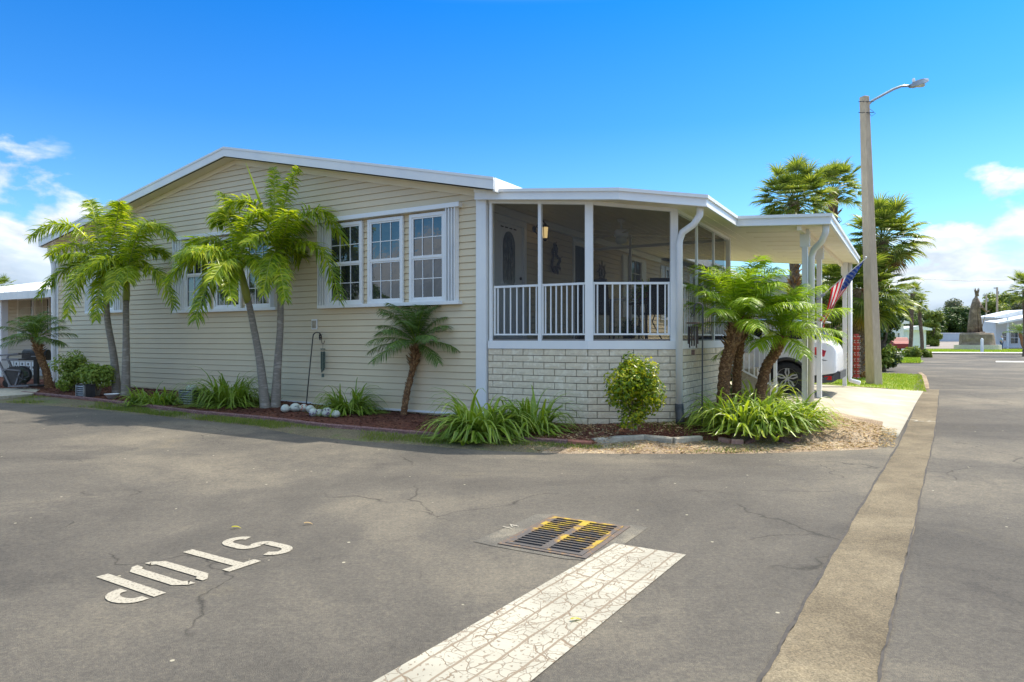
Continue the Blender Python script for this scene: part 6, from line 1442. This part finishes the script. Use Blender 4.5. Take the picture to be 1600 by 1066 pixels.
b.lathe([(2.3*s, 0), (2.9*s, 0), (3.5*s, 3*s), (2.9*s, 3*s)], 16, (0, -.3*s, z0+62.5*s))
for i in range(n): a = i*6.283/n+.4; c = Vector((3.2*s*math.cos(a), -.3*s+3.2*s*math.sin(a), z0+65.3*s)); d_ = Vector((-math.sin(a), math.cos(a), 0))*1.3*s; b.add([c-d_, c+d_, c+Vector((math.cos(a)*.9, math.sin(a)*.9, 5))*s, c-Vector((math.cos(a), math.sin(a), 0))*.9*s], [(0, 1, 2), (1, 3, 2), (3, 0, 2)])
b.build('crown', 'statue_bronze', t)
# person beside the statue (one skinned body, clothing over it)
def person():
    p = FG(1565, 546.3); hgt = 1.72; t = thing('person', 'person in a light blue shirt and dark blue trousers bending an arm beside the statue', 'person', tuple(p), .5)
    J = {'pel': (0, 0, .92, .125), 'bel': (0, 0, 1.08, .12), 'che': (0, 0, 1.32, .14), 'nek': (0, 0, 1.47, .055), 'hea': (0, -.02, 1.60, .085), 'top': (0, -.01, 1.66, .075),
         'lh': (-.10, 0, .88, .095), 'lk': (-.11, -.02, .48, .06), 'la': (-.12, .02, .08, .042), 'lt': (-.13, -.14, .035, .035), 'rh': (.10, 0, .88, .095), 'rk': (.12, -.02, .48, .06), 'ra': (.13, .02, .08, .042), 'rt': (.14, -.14, .035, .035),
         'ls': (-.19, 0, 1.40, .058), 'le': (-.27, .02, 1.12, .042), 'lw': (-.24, -.14, .92, .028), 'rs': (.19, 0, 1.40, .058), 're': (.28, .0, 1.13, .042), 'rw': (.18, -.24, 1.12, .028)}
    E = [('pel', 'bel'), ('bel', 'che'), ('che', 'nek'), ('nek', 'hea'), ('hea', 'top'), ('pel', 'lh'), ('lh', 'lk'), ('lk', 'la'), ('la', 'lt'), ('pel', 'rh'), ('rh', 'rk'), ('rk', 'ra'), ('ra', 'rt'), ('che', 'ls'), ('ls', 'le'), ('le', 'lw'), ('che', 'rs'), ('rs', 're'), ('re', 'rw')]
    def fingers(J, E, wname, d, side):
        w_ = Vector(J[wname][:3]); J[wname+'p'] = (*(w_+d*.07), .026); E.append((wname, wname+'p'))
        for k, (o_, L) in enumerate(((-.024, .065), (-.008, .075), (.008, .07), (.024, .055))):
            q = w_+d*.10+side*o_; J[wname+'f%d' % k] = (*q, .0095); J[wname+'g%d' % k] = (*(q+d*L+Vector((0, -.015, -.012))), .0075); E += [(wname+'p', wname+'f%d' % k), (wname+'f%d' % k, wname+'g%d' % k)]
        q = w_+d*.03+side*.045; J[wname+'t'] = (*q, .011); J[wname+'u'] = (*(q+d*.04), .009); E += [(wname+'p', wname+'t'), (wname+'t', wname+'u')]
    fingers(J, E, 'lw', Vector((0, -.35, -1)).normalized(), Vector((0, 1, 0))); fingers(J, E, 'rw', Vector((-.6, -.8, .1)).normalized(), Vector((.2, 0, 1)).normalized())
    def skin(name, keys, mat, grow=0, par=t, edges=E):
        ks = [k for k in J if k in keys]; idx = {k: i for i, k in enumerate(ks)}; me = bpy.data.meshes.new(name); me.from_pydata([J[k][:3] for k in ks], [(idx[a], idx[b_]) for a, b_ in edges if a in idx and b_ in idx], []); o = bpy.data.objects.new(name, me); col.objects.link(o); o.parent = par
        sk = o.modifiers.new('skin', 'SKIN'); sv = me.skin_vertices[0].data
        for k in ks: r_ = J[k][3]+grow; sv[idx[k]].radius = (r_, r_)
        for k in ks: sv[idx[k]].use_root = (k == ks[0])
        o.modifiers.new('sub', 'SUBSURF').levels = 1; o.modifiers['sub'].render_levels = 1
        bpy.context.view_layer.update(); m2 = bpy.data.meshes.new_from_object(o.evaluated_get(bpy.context.evaluated_depsgraph_get())); o.modifiers.clear(); o.data = m2; m2.materials.clear(); m2.materials.append(M[mat]); m2.polygons.foreach_set('use_smooth', [True]*len(m2.polygons)); return o
    skin('body', list(J), 'skin'); skin('shirt', ['bel', 'che', 'ls', 'rs', 'le', 're', 'pel'], 'shirt', .022); skin('trousers', ['pel', 'lh', 'lk', 'la', 'rh', 'rk', 'ra'], 'trousers', .02)
    b = MB(); b.lathe([(0, .13), (.06, .115), (.095, .06), (.098, .0), (.09, -.03), (0, -.0)], 14, (0, .008, 1.60)); b.build('hair', 'hair', t, smooth=True)
    b = MB()
    for sx in (-1, 1): b.lathe([(0, -.008), (.010, 0), (0, .008)], 6, (sx*.032, -.098, 1.60)); b.lathe([(0, -.02), (.012, 0), (0, .022)], 6, (sx*.088, -.01, 1.585))
    b.lathe([(0, -.02), (.013, -.01), (.006, .02)], 6, (0, -.105, 1.575)); b.box(-.022, .022, -.096, -.09, 1.535, 1.543); b.build('face', 'hair', t)
person()
# white posts, poles, mailboxes
def post_thing(name, label, px, py, hpx, wpx, mat='far_white', group=None, cat='post', cap=True):
    p = FG(px, py); s = p.y/F; t = thing(name, label, cat, tuple(p), 0, group); h_ = hpx*s; w_ = wpx*s/2; b = MB(); b.box(-w_, w_, -w_, w_, 0, h_); b.build('shaft', mat, t)
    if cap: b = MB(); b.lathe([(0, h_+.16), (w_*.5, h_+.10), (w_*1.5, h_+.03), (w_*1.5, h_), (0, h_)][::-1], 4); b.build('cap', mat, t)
    return t
post_thing('white_post', 'short white post on the grass in front of the statue pedestal', 1534.5, 551.5, 21, 3)
post_thing('white_post', 'tall white post by the bright bush down the lane', 1433, 546, 33, 2.2); post_thing('white_post', 'lower white post just beyond the tall one', 1440, 543, 22, 2)
def utility(label, px, top, Y, w_, mat='concrete_pole'):
    t = thing('utility_pole', label, 'pole', ((px-800)/F*Y, Y, FH), 0, 'distant utility poles'); h_ = EYE+(HOR-top)/F*Y-FH; b = MB(); b.tube([(0, 0, 0), (0, 0, h_)], [w_, w_*.7], 8); b.build('pole', mat, t)
    b = MB(); b.box(-.5, .1, -.05, .05, h_-.2, h_-.05); b.lathe([(0, 0), (.12, 0), (.12, .5), (0, .55)], 8, (.18, 0, h_-1.1)); b.build('fitting', 'galvanised', t)
utility('thin grey utility pole just right of the statue hand', 1541, 460, 100, .14); utility('taller utility pole over the light topped tree', 1558, 449, 104, .18)
# overhead wire far away
b = MB(); b.tube([(40, 100, 11.2), (70, 104, 10.4), (110, 100, 11.2)], .03, 4); tag(b.build('overhead_wire', 'black_metal'), 'thin overhead wire crossing the sky behind the statue', 'wire')
# small white cottage down the lane, with a dark car beside it
def cottage(label, px0, px1, ytop, ybase, Y, rz, wins, depth=9, roofm='roof_metal', wall='far_white', porch=False):
    x0 = (px0-800)/F*Y; x1 = (px1-800)/F*Y; g0 = FH; h_ = EYE+(HOR-ytop)/F*Y-g0; wdt = x1-x0
    t = thing('cottage', label, 'house', (x0, Y, g0), rz); b = MB(); b.box(0, wdt, 0, depth, 0, h_); b.build('wall', wall, t)
    b = MB(); o_ = .45; zr = h_+wdt*.12
    b.add([(-o_, -o_, h_-.02), (wdt+o_, -o_, h_-.02), (wdt+o_, -o_, h_+.2), (wdt/2, -o_, zr+.25), (-o_, -o_, h_+.2), (-o_, depth+o_, h_-.02), (wdt+o_, depth+o_, h_-.02), (wdt+o_, depth+o_, h_+.2), (wdt/2, depth+o_, zr+.25), (-o_, depth+o_, h_+.2)], [(0, 1, 2, 3, 4), (9, 8, 7, 6, 5), (2, 7, 8, 3), (3, 8, 9, 4), (0, 5, 6, 1), (1, 6, 7, 2), (0, 4, 9, 5)]); b.build('roof', roofm, t)
    for (a, c, z0, z1) in wins: window(lambda q, o, z: (q, -o, z), wdt*a, wdt*c, z0, z1, par=t, cols=2)
    return t, wdt, h_
ct, wdt, h_ = cottage('small white cottage with a paned window behind the lamp post', 1384, 1412, 506, 545, 72, 0, [(.30, .56, .9, 2.0), (.60, .80, .9, 2.0)], 7)
cottage('second white cottage partly hidden behind the slim fan palms', 1418, 1447, 516, 545, 80, 0, [(.62, .86, .9, 1.9)], 8)
t, wdt, h_ = cottage('blue white mobile home with an open porch at the picture edge', 1556, 1640, 497, 546, 93, .0, [(.1, .2, 1.0, 2.2), (.26, .42, .6, 2.3)], 3)
b = MB()
for u_ in (0, .3, .6, 1.0): b.box(wdt*u_-.08, wdt*u_+.08, -2.3, -2.14, 0, h_+.05)
b.build('porch_columns', 'far_white', t); b = MB(); b.add([(-1.6, -2.6, h_-.7), (wdt*.45, -2.6, h_+.25), (wdt+.3, -2.6, h_+.25), (wdt+.3, 0, h_+.5), (wdt*.45, 0, h_+.5), (-1.6, 0, h_-.5), (-1.6, -2.6, h_-.95), (wdt*.45, -2.6, h_-.05), (wdt+.3, -2.6, h_-.05)], [(0, 1, 4, 5), (1, 2, 3, 4), (6, 7, 1, 0), (7, 8, 2, 1)]); b.build('porch_roof', 'roof_metal', t)
date_palm('small date palm by the steps of the blue white home', None, [(1598, 540), (1596, 530)], (1594, 521), 22, 16, 'date_leaf', base=Vector((47.2, 62, FH)), seed=15, r0=.12, ll=.5, lowest=0, nleaf=24, lw=.03)
def far_car(label, px, py, Y, L, mat, rz):
    t = thing('parked_car', label, 'car', ((px-800)/F*Y, Y, FH), rz, None); b = MB(); prof = [(-L/2, .35), (L/2, .35), (L/2, .8), (L*.38, .95), (L*.25, 1.42), (-L*.2, 1.45), (-L*.33, 1.0), (-L/2, .85)]
    vs = [(x, y, z) for y in (-.85, .85) for x, z in prof]; n = len(prof); b.add(vs, [tuple(range(n)), tuple(range(n, 2*n))[::-1]]+[(i, n+i, n+(i+1) % n, (i+1) % n) for i in range(n)]); b.build('body', mat, t, bevel=.08)
    b = MB(); b.box(-L*.22, L*.27, -.87, .87, 1.0, 1.33); b.build('side_glass', 'car_glass', t)
    for wx in (-L*.3, L*.3):
        for y_ in (-.88, .72): b = MB(); b.tube([(wx, y_, .32), (wx, y_+.18, .32)], .32, 14); b.build('wheel', 'tyre', t)
far_car('dark red car parked in front of the small white cottage', 1399, 543, 68, 3.6, 'car_red', 1.45)
# white neighbour home seen through the carport and porch
x, y = xy(-8, 17); t = thing('neighbour_home', 'white mobile home glimpsed through the carport opening', 'house', (x, y, .2), RZ)
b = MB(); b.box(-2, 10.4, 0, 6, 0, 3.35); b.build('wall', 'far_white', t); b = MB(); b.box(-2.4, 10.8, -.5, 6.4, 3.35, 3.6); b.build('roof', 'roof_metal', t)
for a in (5.5, 8.6): window(lambda q, o, z: (q, -o, z), a, a+1.1, 1.0, 2.2, par=t, cols=2)
# ================================================================ neighbour at the far left
x, y = xy(-21.5, 2.5); 
t = thing('neighbour_house', 'beige sided home with a white metal awning roof beyond the mailbox', 'house', (x, y, .2), RZ)
def P2(a, o, z): return (a, -o, z)
lap_wall('front_wall', P2, -4, 9, .55, lambda a: 3.15, (), .13, 'beige_siding2', t)
b = MB(); b.box(-4, 9, -.03, .02, 0, .55); b.build('skirt_wall', 'concrete_pale', t)
b = MB()
for i in range(26): 
    xx = -3+.42*i; b.box(xx, xx+.34, -.05, -.032, .22, .5)
    for (dx, dz) in ((.10, .09), (.24, .09), (.17, .2)): b.box(xx+dx-.05, xx+dx+.04, -.056, -.051, .22+dz-.04, .22+dz+.04, 1)
b.build('breeze_blocks', ['trim_white', 'inside_dark'], t)
b = MB(); b.add([(-5, -1.8, 2.75), (10, -1.8, 2.75), (10, 3, 3.75), (-5, 3, 3.75), (-5, -1.8, 2.52), (10, -1.8, 2.52)], [(0, 1, 2, 3), (4, 5, 1, 0)]); b.quad((-5, -1.75, 2.55), (10, -1.75, 2.55), (10, 3, 3.4), (-5, 3, 3.4))
for i in range(38): b.bar((-5+.4*i, -1.8, 2.765), (-5+.4*i, 3, 3.765), .03, .03)
b.build('awning_roof', 'roof_metal', t)
def nwin(a0, a1):
    f = window(P2, a0, a1, 1.5, 2.75, par=t, cols=2); b = MB(); k = int((a1-a0)/.09)
    for i in range(k): xx = a0+.07+(a1-a0-.14)*i/k; b.box(xx, xx+.03, -.085, -.07, 1.58, 2.68)
    b.build('window_bars', 'soffit', f)
def TU(px, v=2.5): return S(px, v)+21.5
nwin(TU(30), TU(54)); nwin(TU(56), TU(80))
b = MB(); u_ = TU(5, 1.0); b.box(u_-.10, u_+.10, -1.6, -1.4, 0, 2.56); b.build('awning_post', 'trim_white', t, bevel=.01)
# mailbox
p = ground_at(57, 604, .05); t = thing('mailbox', 'black rounded mailbox on a black post behind the little date palm', 'mailbox', (p.x, p.y, p.z), 0); s = p.y/F; hb = (604-563)*s
b = MB(); b.box(-.045, .045, -.045, .045, 0, hb); b.box(-.2, .2, -.03, .03, .0, .05); b.build('post', 'black_metal', t)
b = MB(); L = 19*s; pr = [(-.10, 0), (.10, 0), (.10, .16)]+[(.10*math.cos(a), .16+.11*math.sin(a)) for a in [math.pi*i/8 for i in range(1, 8)]]+[(-.10, .16)]
vs = [(x_, y_, hb+z_) for x_ in (-L, L) for y_, z_ in pr]; n = len(pr); b.add(vs, [tuple(range(n)), tuple(range(n, 2*n))[::-1]]+[(i, n+i, n+(i+1) % n, (i+1) % n) for i in range(n)]); bx_ = b.build('mail_box', 'black_metal', t, bevel=.008)
b = MB(); b.box(-.06, .06, -.108, -.101, hb+.09, hb+.11); b.build('name_strip', 'galvanised', bx_)
# hose reel cart
p = ground_at(28, 608, .05); s = p.y/F; t = thing('hose_reel_cart', 'dark plastic hose reel cart with a coiled green hose at the walk', 'hose reel', (p.x, p.y, p.z+.03), .15)
b = MB()
for y_ in (-.2, .2):
    b.bar((-.34, y_, .72), (-.06, y_, .05), .05, .035); b.bar((-.10, y_, .05), (.34, y_, .06), .05, .035); b.bar((.05, y_, .06), (.16, y_, .42), .05, .03)
    b.bar((-.24, y_, .46), (.16, y_, .42), .04, .03)
b.tube([(-.34, -.2, .72), (-.30, -.2, .78), (.12, -.22, .82), (.14, .22, .82), (-.3, .2, .78), (-.34, .2, .72)], .022, 6); b.box(-.26, .10, -.18, .18, .66, .70); b.build('cart_frame', 'grey_plastic', t)
b = MB(); b.tube([(0, -.19, .30), (0, -.17, .30)], .22, 20); b.tube([(0, .17, .30), (0, .19, .30)], .22, 20); b.tube([(0, -.17, .3), (0, .17, .3)], .09, 14); b.build('drum', 'dark_plastic', t)
b = MB(); pts = []
for k in range(3):
    for i in range(120): a = i*.5236; pts.append(((.12+.028*k)*math.cos(a), -.15+.30*((i/120) if k % 2 == 0 else 1-i/120), .30+(.12+.028*k)*math.sin(a)))
b.tube(pts, .013, 5); b.build('hose', 'rope_green', t, smooth=True)
for y_ in (-.25, .25): b = MB(); b.tube([(-.36, y_-.03, .10), (-.36, y_+.03, .10)], .10, 16); b.build('wheel', 'tyre', t)
b = MB()
for i in range(9): b.tube([(.20+.16*math.cos(i), -.22, .33+.1*math.sin(i)), (.28+.1*math.cos(i+1), -.24, .33+.14*math.sin(i+1))], .013, 5)
b.build('crank', 'dark_plastic', t)
# walk slab beside the cart
a, c, d_, e_ = [G(*q, .06) for q in ((-60, 626), (50, 618), (70, 606), (-60, 612))]; b = MB(); b.prism([(q.x, q.y) for q in (a, c, d_, e_)], .1, .31); struct(b.build('path', 'concrete_grey'))
x, y = xy(-17, 2); b = MB()
vs = []
for (u_, v_) in ((-40, .9), (-13.6, .45), (-13.6, 22), (-40, 22)): vs.append((*xy(u_, v_), .235))
b.add(vs, [(0, 1, 2, 3)]); struct(b.build('side_yard', 'sandy_litter'))
for i, (px, py) in enumerate(((88, 598), (20, 595))): pass
# pale curb between drive lawn and lane
